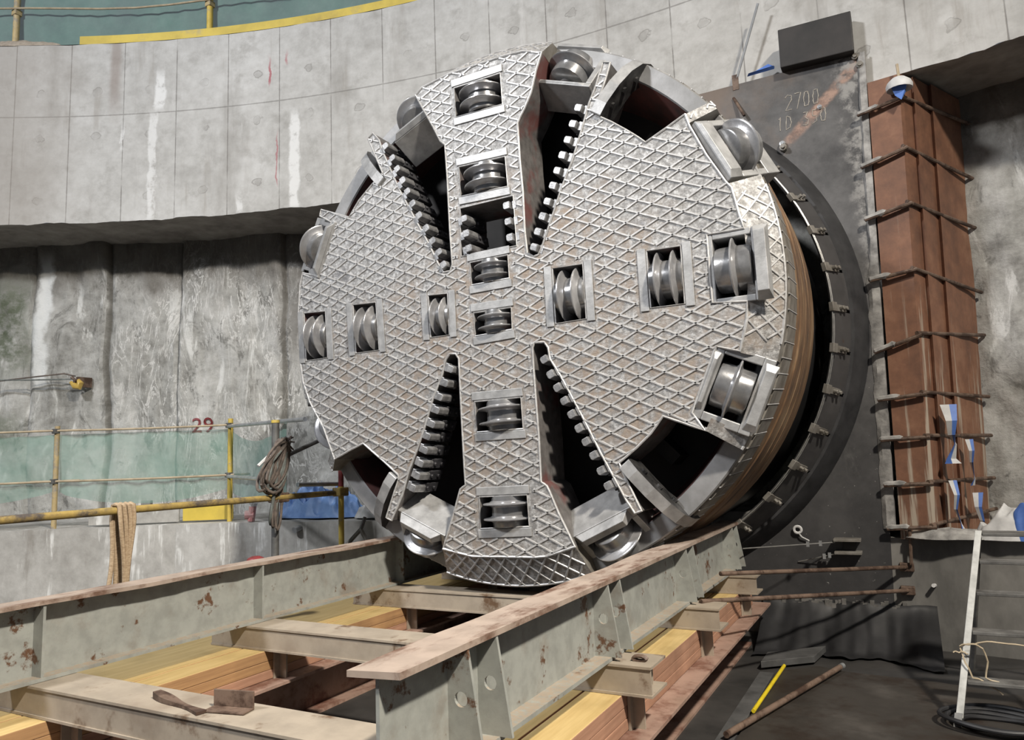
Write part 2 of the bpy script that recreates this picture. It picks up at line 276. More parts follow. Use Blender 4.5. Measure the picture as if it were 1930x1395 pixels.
TEETH={'UR':[(0.805,1.380),(0.755,1.268),(0.708,1.155),(0.659,1.047),(0.612,0.938),(0.570,0.831),(0.520,0.718),(0.474,0.612),(0.430,0.501),(0.392,0.388)],'LR':[(0.438,-0.471),(0.484,-0.585),(0.534,-0.686),(0.584,-0.786),(0.635,-0.886),(0.687,-0.988),(0.735,-1.085),(0.788,-1.183),(0.837,-1.290),(0.884,-1.395)],'UL':[(-0.980,1.522),(-0.908,1.398),(-0.858,1.290),(-0.805,1.177),(-0.758,1.070),(-0.707,0.955),(-0.645,0.840),(-0.577,0.719),(-0.517,0.601),(-0.458,0.497),(-0.419,0.385)],'LL':[(-0.379,-0.466),(-0.432,-0.572),(-0.486,-0.679),(-0.520,-0.781),(-0.565,-0.889),(-0.611,-0.983),(-0.639,-1.091),(-0.683,-1.194),(-0.719,-1.289),(-0.765,-1.385)],'GR':[(0.172,0.756),(0.181,0.627),(0.190,0.499)],'GL':[(-0.210,0.728),(-0.194,0.603),(-0.174,0.479)]}
RIDGE={'top':[(0.518,1.921),(0.354,1.980),(0.193,1.994),(-0.334,1.995),(-0.603,1.956),(-0.670,1.909)],'bottom':[(-0.510,-1.855),(-0.247,-1.905),(0.292,-1.897),(0.381,-1.887),(0.605,-1.815)],'right':[(1.572,-1.050),(1.692,-0.826),(1.830,-0.550),(1.886,-0.359),(1.922,0.005),(1.914,0.256),(1.892,0.343),(1.854,0.544),(1.818,0.596),(1.706,0.807),(1.605,1.043),(1.583,1.130)],'left':[(-1.752,1.059),(-1.900,0.774),(-1.959,0.563),(-1.992,0.467),(-2.014,0.178),(-1.989,-0.253),(-1.958,-0.428),(-1.876,-0.622),(-1.724,-0.847),(-1.598,-1.130)]}
# ---------------------------------------------------------------- cutterhead
HEADB = (0, 0, -2.13)
CH = thing('cutterhead', HEADB, 'huge round steel boring cutterhead with criss-cross weld beads and disc cutters', 'machine part')
WO = {k: v for k, v in WIN.items() if k not in ('r3', 'lr')}
fm = slab([OUTLINE] + list(WO.values()), 0.0, 0.42, None, None, None)
def bead(m, pts, w_, h, nrm, mi):                   # weld bead: low ridge along a polyline lying on a surface with normal nrm
    V = []; L = len(pts)
    for i, p in enumerate(pts):
        n = nrm(p) if callable(nrm) else nrm; t = (pts[min(i + 1, L - 1)] - pts[max(i - 1, 0)]).normalized(); s_ = t.cross(n).normalized() * w_ * random.uniform(0.85, 1.15)
        V += [p - s_ - n * 0.002, p - s_ * 0.5 + n * h, p + s_ * 0.5 + n * h, p + s_ - n * 0.002]
    m.add(V, [(i * 4 + k, i * 4 + k + 1, i * 4 + 5 + k, i * 4 + 4 + k) for i in range(L - 1) for k in range(3)] + [(0, 1, 2, 3), (L * 4 - 1, L * 4 - 2, L * 4 - 3, L * 4 - 4)], mi)
def grown(P, gx, gz):
    cx = sum(p[0] for p in P) / 4; cz = sum(p[1] for p in P) / 4
    return [(x + (gx if x > cx else -gx), z + (gz if z > cz else -gz)) for x, z in P]
EXC = [grown(v, *((0.03, 0.075) if k[0] in 'tbc' else (0.022, 0.022) if k == 'grill' else (0.075, 0.03))) for k, v in WO.items()]
OUTN = Vector((0, -1, 0))
for sgn in (1, -1):
    a = math.radians(25.5) * sgn; d = Vector((math.cos(a), 0, math.sin(a))); q = Vector((-math.sin(a), 0, math.cos(a)))
    for k in range(-24, 25):
        o = k * 0.0885 + random.uniform(-0.007, 0.007); run = []; wob = random.uniform(0, 9); sl = random.uniform(-0.006, 0.006)
        for i in range(-90, 91):
            t = i * 0.025; p = d * t + q * (o + 0.006 * math.sin(t * 5 + wob) + sl * t)
            ok = inside(p.x, p.z, OUTLINE) and not any(inside(p.x, p.z, E_) for E_ in EXC)
            if ok: run.append(p)
            if (not ok or i == 90) and run:
                if len(run) > 2: bead(fm, run, 0.0095, 0.0085, OUTN, 2)
                run = []
ol = [Vector((x, 0, z)) for x, z in OUTLINE]; fm.tube([p for i, a in enumerate(ol) for p in (a, a.lerp(ol[(i + 1) % len(ol)], 0.5))], 0.009, 6, 2, closed=True)
for P in WO.values(): fm.tube([Vector((x, 0, z)) for x, z in P], 0.007, 6, 2, closed=True)
fm.build('face_plate', [FACE, INNER, BEAD], CH)
# smooth wear strips at the two radial ends of every window
for k, P in WO.items():
    if k == 'grill': continue
    a, b, c, d = [Vector((x, 0, z)) for x, z in P]
    for (p, q, away) in (((a, b, (a - d).normalized()), (d, c, (d - a).normalized())) if k[0] in 'tbc' else ((a, d, (a - b).normalized()), (b, c, (b - a).normalized()))):
        al = (q - p).normalized(); M().hexa([p + away * 0.008 - al * 0.02, q + away * 0.008 + al * 0.02, q + away * 0.07 + al * 0.02, p + away * 0.07 - al * 0.02],
            [v + Vector((0, -0.010, 0)) for v in (p + away * 0.008 - al * 0.02, q + away * 0.008 + al * 0.02, q + away * 0.07 + al * 0.02, p + away * 0.07 - al * 0.02)]).build('wear_strip', HOUSE, CH, 0.003)
HUBP = [(-.118, 0), (-.118, .126), (-.112, .134), (-.085, .138), (.085, .138), (.112, .134), (.118, .126), (.118, 0)]
def ringp(c, R, b=.146): return [(c - .028, .130), (c - .022, b - .004), (c - .013, b + .008), (c - .009, R - .014), (c - .006, R - .003), (c - .003, R), (c + .003, R), (c + .006, R - .003), (c + .009, R - .014), (c + .013, b + .008), (c + .022, b - .004), (c + .028, .130)]
def disc(O, ea, en, sc=1.0, double=True, R=0.2):
    ea = Vector(ea).normalized(); en = Vector(en).normalized(); et = ea.cross(en); fr = lambda x, p, q: Vector(O) + ea * x + en * p + et * q
    S_ = lambda L: [(x * sc, r * sc) for x, r in L]
    hub = [(x, r * (1.12 if not double and r > .12 else 1)) for x, r in HUBP]
    h = M().lathe(S_(hub), fr, 48).build('disc_cutter', HUB, CH)
    for c in ((-.056, .056) if double else (0,)):
        M().lathe(S_(ringp(c, R + .004, .146 if double else .160)), fr, 56).build('cutter_ring', DISC, h)
    M().tube([fr(-.17 * sc, 0, 0), fr(.17 * sc, 0, 0)], .055 * sc, 14).build('cutter_shaft', INNER, h)
for k, P in WO.items():
    if k == 'grill': continue
    a, b, c, d = [Vector((x, 0, z)) for x, z in P]; ctr = (a + b + c + d) / 4; ex = (b - a + c - d).normalized(); ez = (a - d + b - c).normalized(); small = k in ('c1', 'c2', 'l3')
    disc(ctr + Vector((0, 0.085 if small else 0.10, 0)), ez if k[0] in 'tbc' else ex, (0, -1, 0), 0.80 if small else 1.0)
def gauge(th, rc, Yc, tilt, hole=(.125, .20), bars=(), R=.208, dn=-.09, back=.28, over=(.07, .07)):
    th = math.radians(th); t = math.radians(tilt); er = Vector((math.cos(th), 0, math.sin(th))); et = Vector((-math.sin(th), 0, math.cos(th)))
    ea = er * math.cos(t) + Vector((0, 1, 0)) * math.sin(t); en = er * math.sin(t) - Vector((0, 1, 0)) * math.cos(t); O = er * rc + Vector((0, Yc, 0)); fr = frame(O, ea, et, en)
    ha, ht = hole; A = ha + over[0]; T = ht + over[1]; m = M()
    for lo, hi in (((-A, -T, -back), (-ha, T, 0)), ((ha, -T, -back), (A, T, 0)), ((-ha, -T, -back), (ha, -ht, 0)), ((-ha, ht, -back), (ha, T, 0))): m.box(lo, hi, 0, fr)
    h = fix(m.build('cutter_housing', HOUSE, CH, 0.006))
    for a0, a1, hh, tl in bars:
        P = [fr(x, y, 0) for x, y in ((a0, -tl), (a1, -tl), (a1, tl), (a0, tl))]; s_ = 0.022; q0, q1 = a0 + s_ * 0.6, a1 - s_ * 0.6
        fix(M().hexa(P, [fr(x, y, hh) for x, y in ((q0, -tl + .05), (q1, -tl + .05), (q1, tl - .05), (q0, tl - .05))]).build('wear_bar', HOUSE, h, 0.004))
    disc(fr(0, 0, dn), ea, en, 1.0, False, R)
gauge(0.4, 1.83, 0.0, 0, bars=((.135, .235, .075, .25),), over=(.05, .045))
gauge(-24.1, 1.925, 0.04, 12, bars=((-.19, -.14, .035, .20), (.14, .23, .03, .23)), over=(.075, .06))
gauge(25.5, 2.085, 0.20, 55, bars=((-.255, -.13, .03, .25),), over=(.125, .05), dn=-.035)
gauge(156.5, 2.0, 0.05, 22, bars=((-.20, -.13, .045, .24),), over=(.075, .06), dn=-.05)
gauge(205, 2.06, 0.22, 55, bars=((-.21, -.13, .02, .24),), over=(.085, .06))
gauge(69.5, 1.955, 0.17, 28, hole=(.16, .205), bars=((.165, .225, .05, .24), (-.195, -.165, .012, .20)), over=(.04, .05), dn=-.07)
gauge(113, 1.96, 0.17, 40, hole=(.14, .20), bars=((-.20, -.14, .05, .24),), over=(.06, .05), dn=-.03)
gauge(246, 1.985, 0.17, 40, hole=(.13, .20), bars=((-.215, -.135, .07, .21),), over=(.09, .05), dn=-.07)
gauge(-64.5, 1.985, 0.19, 45, hole=(.13, .20), bars=((-.215, -.135, .07, .22),), over=(.09, .05), dn=-.05)
# scraper teeth along the slots, each a tooth with its bolted holder
for row, pts in TEETH.items():
    t = Vector((pts[-1][0] - pts[0][0], 0, pts[-1][1] - pts[0][1])).normalized(); right = row in ('UL', 'LL', 'GL'); n = Vector((t.z, 0, -t.x))
    if (n.x > 0) != right: n = -n
    for i, (x, z) in enumerate(pts):
        fr = frame((x, 0, z), t, n, (0, -1, 0)); s_ = random.uniform(.94, 1.05)
        a = fix(M().hexa([fr(p, q, -.10) for p, q in ((-.03 * s_, -.035), (.03 * s_, -.035), (.03 * s_, .024), (.018 * s_, .034), (-.018 * s_, .034), (-.03 * s_, .024))],
                 [fr(p, q, .032) for p, q in ((-.028 * s_, -.03), (.028 * s_, -.03), (.028 * s_, .018), (.016 * s_, .028), (-.016 * s_, .028), (-.028 * s_, .018))]).build('scraper_tooth', TOOTH, CH, 0.004))
        fix(M().box((-.034, -.075, -.16), (.034, -.038, .004), 0, fr).build('tooth_lug', TOOTH, a, 0.004))
        h = M().box((-.040, -.05, -.30), (.040, .014, -.10), 0, fr)
        for dz in (-.15, -.24): h.tube([fr(0, .012, dz), fr(0, .03, dz)], .016, 6)
        fix(h.build('tooth_holder', TOOTHB, a, 0.004))
# curved gauge scrapers beside the notches
SP_ = [(1.60, -.025), (1.70, -.03), (1.86, .005), (2.0, .07), (2.10, .16), (2.15, .27), (2.16, .42), (2.03, .42), (1.99, .31), (1.90, .23), (1.78, .20), (1.60, .18)]
for th, sd in ((54.3, -1), (130.5, 1), (-127.0, -1), (-51.0, 1)):
    th = math.radians(th); er = Vector((math.cos(th), 0, math.sin(th))); et = Vector((-math.sin(th), 0, math.cos(th)))
    m = M(); n_ = len(SP_); V = [er * r + Vector((0, y, 0)) + et * q for q in (-.045, .045) for r, y in SP_]
    m.add(V, [tuple(range(n_))[::-1], tuple(range(n_, 2 * n_))], 1); m.add(V, [(i, (i + 1) % n_, n_ + (i + 1) % n_, n_ + i) for i in range(n_)], 0)
    o = fix(m.build('bucket_lip', [HOUSE, BUCKET], CH, 0.008))
    e2 = M()
    for r, y in ((1.72, .06), (1.86, .10), (1.98, .18), (2.07, .3)):
        c = er * r + Vector((0, y, 0)) + et * (.043 * sd); e2.tube([c, c + et * .02 * sd], .024, 6)
    e2.build('bucket_bolts', BUCKET, o)
# bevelled rim of each sector with its own weld beads
def ridge_at(L, th):
    for (x0, z0), (x1, z1) in zip(L, L[1:]):
        a0 = math.atan2(z0, x0) % (2 * math.pi); a1 = math.atan2(z1, x1) % (2 * math.pi)
        while a0 < th - math.pi: a0 += 2 * math.pi
        while a0 > th + math.pi: a0 -= 2 * math.pi
        while a1 < th - math.pi: a1 += 2 * math.pi
        while a1 > th + math.pi: a1 -= 2 * math.pi
        if min(a0, a1) - 1e-6 <= th <= max(a0, a1) + 1e-6 and abs(a1 - a0) > 1e-6:
            f = (th - a0) / (a1 - a0); return math.hypot(x0 + (x1 - x0) * f, z0 + (z1 - z0) * f)
    return math.hypot(*L[0]) if abs(math.atan2(L[0][1], L[0][0]) - th) < 0.3 else math.hypot(*L[-1])
RO, YO = 2.128, 0.13
SKIP = {'right': [(-33, -14), (15.5, 34)], 'left': [(148, 164), (196, 214)], 'top': [], 'bottom': []}
for nm, L in RIDGE.items():
  ang = lambda p: (math.atan2(p[1], p[0]) % (2 * math.pi)) - (2 * math.pi if nm in ('right', 'bottom') and (math.atan2(p[1], p[0]) % (2 * math.pi)) > math.pi else 0)
  T0, T1 = sorted((ang(L[0]), ang(L[-1]))); cuts = {'right': [-31, -17, 17.5, 33.5], 'left': [149, 163, 197.5, 212.5]}.get(nm, []); ed = [T0] + [math.radians(c) for c in cuts] + [T1]
  for t0, t1 in zip(ed[0::2], ed[1::2]):
    if t1 - t0 < .03: continue
    n = max(6, int((t1 - t0) / 0.035)); m = M(); V = []
    for i in range(n + 1):
        th = t0 + (t1 - t0) * i / n; c, s_ = math.cos(th), math.sin(th); r = min(ridge_at(L, th), RO - .03)
        V += [(c * q, y, s_ * q) for q, y in ((r, .012), (r, 0.0), (RO, YO), (RO, .26), (r - .03, .26))]
    for i in range(n): m.add([V[i * 5 + k] for k in range(5)] + [V[i * 5 + 5 + k] for k in range(5)], [(1, 2, 7, 6)], 0); m.add([V[i * 5 + k] for k in range(5)] + [V[i * 5 + 5 + k] for k in range(5)], [(2, 3, 8, 7), (3, 4, 9, 8)], 1)
    m.add(V[:5], [(0, 1, 2, 3, 4)], 1); m.add(V[-5:], [(0, 1, 2, 3, 4)], 1)
    P = lambda th, f: Vector((math.cos(th) * (ridge_at(L, th) * (1 - f) + RO * f), YO * f, math.sin(th) * (ridge_at(L, th) * (1 - f) + RO * f)))
    nr = lambda p: Vector((p.x * .5 / math.hypot(p.x, p.z), -.85, p.z * .5 / math.hypot(p.x, p.z))).normalized()
    for sg in (1, -1):
        for k in range(-2, int((t1 - t0) / .058) + 3):
            run = []
            for i in range(9):
                f = i / 8; th = t0 + k * .058 + sg * f * .10; dg = math.degrees(th)
                ok = t0 + .005 < th < t1 - .005 and not any(a < dg < b for a, b in SKIP[nm]) and not (nm == 'right' and abs(dg) < 8.6 and f < .45)
                if ok: run.append(P(th, f))
                if (not ok or i == 8) and run:
                    if len(run) > 1: bead(m, run, .009, .007, nr, 2)
                    run = []
    for f in (0, 1):
        run = []
        for i in range(n * 2 + 1):
            th = t0 + (t1 - t0) * i / (n * 2); ok = not any(a < math.degrees(th) < b for a, b in SKIP[nm]) and not (nm == 'right' and f == 0 and abs(math.degrees(th)) < 8.6)
            if ok: run.append(P(th, f))
            if (not ok or i == n * 2) and run:
                if len(run) > 1: bead(m, run, .010, .008, nr, 2)
                run = []
    m.build('rim_segment', [FACE, SKIRT, BEAD], CH)
AX = lambda y, p, q: Vector((p, y, q))
m = M(); m.lathe([(.23, 1.985), (.22, 1.995), (.22, 2.115), (.23, 2.125)], AX, 120, 0); m.lathe([(.23, 2.125), (.64, 2.125)], AX, 120, 1); m.lathe([(.23, 1.985), (.75, 1.86), (.90, 1.80)], AX, 120, 2)
m.build('gauge_ring', [RINGS, SKIRT, RINGI], CH)
m = M(); NT_ = 124
for i in range(NT_):
    a = 2 * math.pi * i / NT_; da = 2 * math.pi / NT_ * .43; sk = .05; h = random.uniform(.008, .014)
    pts = [(a - da, .27), (a + da, .27 + random.uniform(0, .015)), (a + da + .012, .61), (a - da + .012, .61)]
    m.hexa([(math.cos(t) * 2.12, y, math.sin(t) * 2.12) for t, y in pts], [(math.cos(t) * (2.126 + h), y, math.sin(t) * (2.126 + h)) for t, y in pts])
for i in range(NT_):                                # bright weld between the tiles
    a = 2 * math.pi * (i + .5) / NT_; m.tube([(math.cos(a) * 2.132, .25, math.sin(a) * 2.132), (math.cos(a + .012) * 2.134, .62, math.sin(a + .012) * 2.134)], .006, 5, 1)
fix(m.build('hardfacing_tiles', [SKIRT, BEAD], CH))
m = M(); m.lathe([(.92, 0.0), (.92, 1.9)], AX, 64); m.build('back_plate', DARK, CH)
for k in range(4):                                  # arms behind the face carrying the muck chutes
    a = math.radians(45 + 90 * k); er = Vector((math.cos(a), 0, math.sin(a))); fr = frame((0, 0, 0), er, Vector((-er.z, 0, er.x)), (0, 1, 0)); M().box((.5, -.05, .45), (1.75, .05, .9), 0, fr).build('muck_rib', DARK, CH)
# ---------------------------------------------------------------- shield
SH = thing('tunnel_shield', (0, 1.6, -2.145), 'rust-brown cylindrical shield body right behind the cutterhead', 'machine part')
m = M(); m.lathe([(.66, 2.0), (.66, 2.128), (.80, 2.135), (.81, 2.145), (1.05, 2.145), (1.055, 2.135), (1.07, 2.135), (1.075, 2.145), (1.25, 2.145), (1.255, 2.135), (1.27, 2.135), (1.275, 2.145), (1.58, 2.145)], AX, 128)
m.build('shield_front', SHIELD, SH)
m = M(); m.lathe([(1.58, 2.145), (1.59, 2.10), (2.9, 2.10)], AX, 96); m.build('shield_body', BLACK, SH)
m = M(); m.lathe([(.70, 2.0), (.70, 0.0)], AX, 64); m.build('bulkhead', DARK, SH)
# ---------------------------------------------------------------- portal seal round the shield
SE = thing('portal_seal', (0, 2.45, -2.5), 'black rubber ring seal with bolted flap plates around the shield', 'seal')
m = M(); m.lathe([(2.52, 2.53), (2.44, 2.53), (2.24, 2.41), (2.24, 2.38), (2.50, 2.36)], AX, 128, closed=True); m.build('rubber_ring', RUBBER, SE)
m = M(); m.lathe([(2.44, 2.525), (2.43, 2.535), (2.45, 2.54)], AX, 128); m.build('ring_edge', WIRE, SE)
NF = 40
for i in range(NF):
    a0 = 2 * math.pi * (i + .04) / NF; a1 = 2 * math.pi * (i + .96) / NF; m = M(); V = []
    for j in range(5):
        a = a0 + (a1 - a0) * j / 4; V += [(math.cos(a) * r, y, math.sin(a) * r) for r, y in ((2.385, 2.235), (2.255, 1.95), (2.245, 1.96), (2.375, 2.245))]
    m.add(V, [(j * 4 + k, j * 4 + (k + 1) % 4, j * 4 + 4 + (k + 1) % 4, j * 4 + 4 + k) for j in range(4) for k in range(4)] + [(0, 1, 2, 3), (19, 18, 17, 16)])
    f = fix(m.build('flap_plate', FLAP, SE)); a = a1 + .012; er = Vector((math.cos(a), 0, math.sin(a))); et = Vector((-er.z, 0, er.x)); sl = Vector((er.x * .415, .91, er.z * .415)); nn = et.cross(sl).normalized()
    if nn.y > 0: nn = -nn
    fr = frame(er * 2.252 + Vector((0, 1.945, 0)), sl, et, nn); c = M()
    c.box((-.035, -.04, 0), (.035, .04, .04), 0, fr); c.box((.02, -.03, .0), (.22, .03, .018), 0, fr)
    for q in (.12, .18): c.tube([fr(q, .0, .0), fr(q, .0, .055)], .018, 6)
    fix(c.build('hinge_clip', SKIRT, f, .003))
for r, y in ((2.262, 1.915), (2.27, 1.945)):
    M().tube([(math.cos(a) * r, y, math.sin(a) * r) for a in [2 * math.pi * k / 120 for k in range(120)]], .005, 5, closed=True).build('wire_rope', WIRE, SE)
# ---------------------------------------------------------------- shaft walls (u = arc length along the shaft, v = height)
SX, SY, SR = 0.5837, -12.6629, 15.302
FZ = -2.9                                           # shaft floor
def cyl(a, z, r): return (SX + r * math.sin(a / SR), SY + r * math.cos(a / SR), z)
def m_wall():
    n = NT('board_marked_concrete'); u, v, _ = n.xyz(n.uv()); w = n.vec(u, v)
    a = n.nz(0.8, w, 6, .62); b = n.nz(7, w, 7, .66); c0 = n.nz(1.1, w, 5, .6, (1.6, .35, 1), off=(5, 2, 0))
    col = n.ramp(a * 0.6 + b * 0.4, (0.36, (0.36, 0.352, 0.335)), (0.5, (0.475, 0.468, 0.45)), (0.64, (0.58, 0.575, 0.56)))
    q = (u + 3.39) / 0.735; pid = q.floor(); wn = n.node('ShaderNodeTexWhiteNoise', noise_dimensions='1D'); n.put(wn.inputs['W'], pid); tone = S(n, wn.outputs[0])
    col = n.mix(col, (0.60, 0.59, 0.57), tone * 0.2); col = n.mix(col, (0.31, 0.30, 0.28), n.step(n.nz(2.6, w, 8, .7, off=(11, 3, 0)), .52, .68) * .5); col = n.mix(col, (0.27, 0.255, 0.235), n.step(c0, 0.52, 0.72) * 0.55); run = n.nz(4.2, w, 6, .65, (1, .10, 1), off=(8, 3, 0)); col = n.mix(col, (0.30, 0.275, 0.245), n.step(run, .54, .70) * n.step(n.nz(.7, w, 3, off=(2, 8, 0)), .42, .62) * .6); col = n.mix(col, (0.66, 0.65, 0.635), n.step(n.nz(4.7, w, 6, .65, (1, .12, 1), off=(1, 6, 0)), .60, .72) * .4)
    jit = (b - 0.5) * 0.012
    seam = 1 - n.step(((q.frac() - 0.5).abs() * -1 + 0.5) * 0.735 + jit, 0.002, 0.010)
    hs = 1 - n.step((v - 3.66).abs() + jit, 0.003, 0.012); seam = (seam * n.step(n.nz(1.6, w, 3, off=(3, 9, 0)), 0.3, 0.5)).max(hs * 0.8)
    col = n.mix(col, (0.17, 0.16, 0.15), seam * 0.75)
    wx = n.nz(9, w, 3, off=(1, 1, 0)) - 0.5; hx = (q.frac() - 0.5) * 0.735 + wx * 0.16 + (tone - .5) * .12; hole = None
    for z in (4.01, 3.37, 2.50):
        dz = v - z + wx * 0.10 + (tone - 0.5) * 0.12; d = (hx * hx * 0.8 + dz * dz).m('SQRT'); rg = (1 - n.step((d - 0.05 - (b - .5) * .05).abs(), 0.002, 0.013)).max((1 - n.step(d, 0.03, 0.055)) * 0.55)
        hole = rg if hole is None else hole.max(rg)
    hole = hole * n.step(n.nz(2.1, w, 3, off=(7, 1, 0)), 0.40, 0.56)
    col = n.mix(col, (0.25, 0.24, 0.225), hole * 0.65)
    def streak(u0, wd, z0, z1, s_=1.0):             # a white lime run with ragged edges
        e = (u - u0 + (n.nz(3.2, w, 5, .6, off=(u0, z0, 0)) - 0.5) * 0.16).abs(); return (1 - n.step(e, wd * .55, wd)) * n.step(v, z0, z0 + .12) * (1 - n.step(v, z1 - .25, z1)) * s_
    st = streak(-6.56, .085, 3.65, 4.36).max(streak(-6.65, .07, 2.1, 3.78, .8)).max(streak(-4.65, .085, 2.1, 3.60)).max(streak(-7.08, .03, 3.1, 3.6, .7)).max(streak(-5.41, .06, 2.1, 2.5, .8)).max(streak(2.8, .07, 2.45, 2.7, .5)).max(streak(1.6, .10, 2.55, 3.1, .7))
    col = n.mix(col, (0.74, 0.74, 0.73), st * n.step(b, 0.28, 0.5) * 0.85)
    dk = (1 - n.step((u + 7.2 + (c0 - .5) * .3).abs(), .03, .14)) * n.step(v, 3.4, 4.2); col = n.mix(col, (0.24, 0.19, 0.165), dk * 0.6)
    col = n.mix(col, (0.31, 0.275, 0.24), (1 - n.step(u + (a - .5) * 1.6, -8.6, -7.2)) * 0.5)
    rd = streak(-5.0, .02, 3.85, 4.35).max(streak(-4.75, .02, 4.12, 4.4)).max(streak(-4.9, .012, 2.45, 3.3, .8)); col = n.mix(col, (0.38, 0.10, 0.12), rd * 0.8)
    n.bump(b * 0.4 + a * 0.4 - seam * 0.5 - hole * 0.5, 0.35, 0.012)
    return n.done(col, 0.85, 0, 0.25)
def m_low():
    n = NT('rough_diaphragm_concrete'); u, v, _ = n.xyz(n.uv()); w = n.vec(u, v)
    a = n.nz(1.0, w, 8, .68, (1.5, .55, 1)); b = n.nz(6, w, 8, .7); c = n.nz(1.6, w, 7, .66, (2.2, .5, 1), dist=1.2, off=(4, 4, 0))
    col = n.ramp(a * 0.65 + b * 0.35, (0.36, (0.17, 0.165, 0.15)), (0.48, (0.37, 0.365, 0.345)), (0.60, (0.56, 0.555, 0.535)))
    col = n.mix(col, (0.70, 0.70, 0.68), n.step(c, 0.56, 0.66) * 0.8); col = n.mix(col, (0.10, 0.098, 0.088), n.step(n.nz(2.2, w, 9, .72, (1.6, .8, 1), dist=.8, off=(12, 2, 0)), .54, .64) * .65)
    vein = n.nz(1.7, w, 7, .62, (2.6, .62, 1), dist=2.4, off=(2, 7, 0)); col = n.mix(col, (0.70, 0.69, 0.67), (1 - n.step((vein - 0.5).abs() + (b - .5) * .05, 0.004, 0.026)) * n.step(u, -8.1, -7.3) * (1 - n.step(u, -5.2, -4.2)) * n.step(n.nz(.9, w, 3, off=(6, 6, 0)), .38, .52) * 0.9)
    for q in (-7.70, -6.74, -5.26): col = n.mix(col, (0.19, 0.185, 0.17), (1 - n.step((u - q).abs() + (b - .5) * .03, .008, .035)) * .75)
    col = n.mix(col, (0.09, 0.078, 0.062), n.step(v + (a - .5) * 2.4, 1.15, 2.0) * 0.85); col = n.mix(col, (0.11, 0.10, 0.09), n.step(u + (a - .5) * .8, -5.5, -5.0) * (1 - n.step(u, -4.4, -4.0)) * n.step(v, -.3, 1.0) * .7)  # painted shade: wall top below the overhang, and a band beside the cutterhead
    # lime run and moss
    e = (u + 8.58 + (n.nz(2.2, w, 5, .6, off=(3, 3, 0)) - .5) * .42).abs(); col = n.mix(col, (0.74, 0.75, 0.74), (1 - n.step(e, .06, .16)) * n.step(v, -.1, .25) * (1 - n.step(v, 1.6, 2.1)) * 0.9)
    e = (u + 9.68).abs(); col = n.mix(col, (0.62, 0.62, 0.61), (1 - n.step(e + (b - .5) * .2, .12, .3)) * (1 - n.step(v, 1.2, 1.6)) * 0.8)
    ms = (1 - n.step((u + 9.05 + (a - .5) * .6).abs(), .14, .5)) * (1 - n.step((v - .95).abs(), .35, .95)) + (1 - n.step((u + 9.2 + (b - .5)).abs(), .2, .6)) * (1 - n.step((v + .55).abs(), .12, .4)) * .8
    col = n.mix(col, (0.075, 0.095, 0.05), ms.min(1) * n.step(b, 0.3, 0.6) * 0.85)
    n.bump(a * 0.7 + b * 0.5 + vein * 0.2, 0.75, 0.05)
    return n.done(col, 0.85, 0, 0.25)
def m_ledge():
    n = NT('stained_ledge_concrete'); a = n.nz(1.6, None, 6, .62, (1, 1, .6)); b = n.nz(8, None, 7, .66); st = n.nz(7, None, 6, .65, (1, 1, .10), off=(4, 1, 3)); lm = n.nz(2.2, None, 4, .6, off=(2, 2, 7))
    col = n.ramp(a * .6 + b * .4, (0.36, (0.31, 0.30, 0.28)), (0.64, (0.54, 0.53, 0.505))); col = n.mix(col, (0.21, 0.19, 0.165), n.step(n.nz(3.5, None, 6, .65, (1, 1, .2), off=(9, 9, 1)), .54, .70) * .6)
    col = n.mix(col, (0.76, 0.76, 0.74), n.step(st, .55, .63) * n.step(lm, .42, .55) * .85); n.bump(a + b, .35, .012); return n.done(col, .85, 0, .25)
CONC = m_wall(); LOW = m_low(); LEDGE = m_ledge()
SOFF = plain('soffit_concrete', (0.30, 0.28, 0.25), (0.17, 0.15, 0.135), 3, 0.9, 0, 0.5); MORTAR = plain('pale_mortar', (0.42, 0.41, 0.395), (0.17, 0.165, 0.16), 9, 0.9, 0, 0.6)
PAN = (-30, -9.7, -8.70, -7.70, -6.74, -5.26, -4.3, 4.6, 5.6, 30)
def low_off(a, z):                                 # roughness of the lower wall: panels, bulges, spalls
    k = max(i for i, q in enumerate(PAN) if q <= a); e = min(abs(a - q) for q in PAN)
    return .10 * noise.fractal(Vector((a * 1.3, z * .8, 3)), 1, 2, 5) + (.05 if k % 2 else -.02) + (.05 * max(0, 1 - e / .06)) + .035 * abs(noise.noise(Vector((a * 4, z * 2.2, 8))))
def strip(a0, a1, na, z0, z1, nz_, r, amp, seed, fz=None):
    m = M(); m.uv = []
    for j in range(nz_ + 1):
        for i in range(na + 1):
            a = a0 + (a1 - a0) * i / na; z = z0 + (z1 - z0) * j / nz_
            if fz: z = fz(a, z, j)
            d = low_off(a, z) if amp else 0
            m.v.append(cyl(a, z, r + d)); m.uv.append((a, z))
    for j in range(nz_):
        for i in range(na): k = j * (na + 1) + i; m.f.append((k, k + 1, k + na + 2, k + na + 1)); m.mi.append(0); m.sm.append(True)
    return m
WB, WT = 2.16, 4.70
struct(strip(-14, 9, 460, WB, WT, 8, SR, 0, 0, lambda a, z, j: z + (0.03 * noise.noise(Vector((a * 2.2, 3, 1))) + .015 * noise.noise(Vector((a * 9, 1, 5))) if j == 0 else (.012 * noise.noise(Vector((a * 3, 7, 1))) if j == 8 else 0))), 'wall_upper', CONC)
m = M(); m.uv = []
for i in range(231):
    a = -14 + 23 * i / 230
    for r, dz in ((SR, 0), (SR + .45, .03), (SR + 1.1, -.02)): m.v.append(cyl(a, WB + dz + (.03 * noise.noise(Vector((a * 2.2, 3, 1))) + .015 * noise.noise(Vector((a * 9, 1, 5))) if r == SR else .04 * noise.noise(Vector((a * 3, r, 1)))), r)); m.uv.append((a, r))
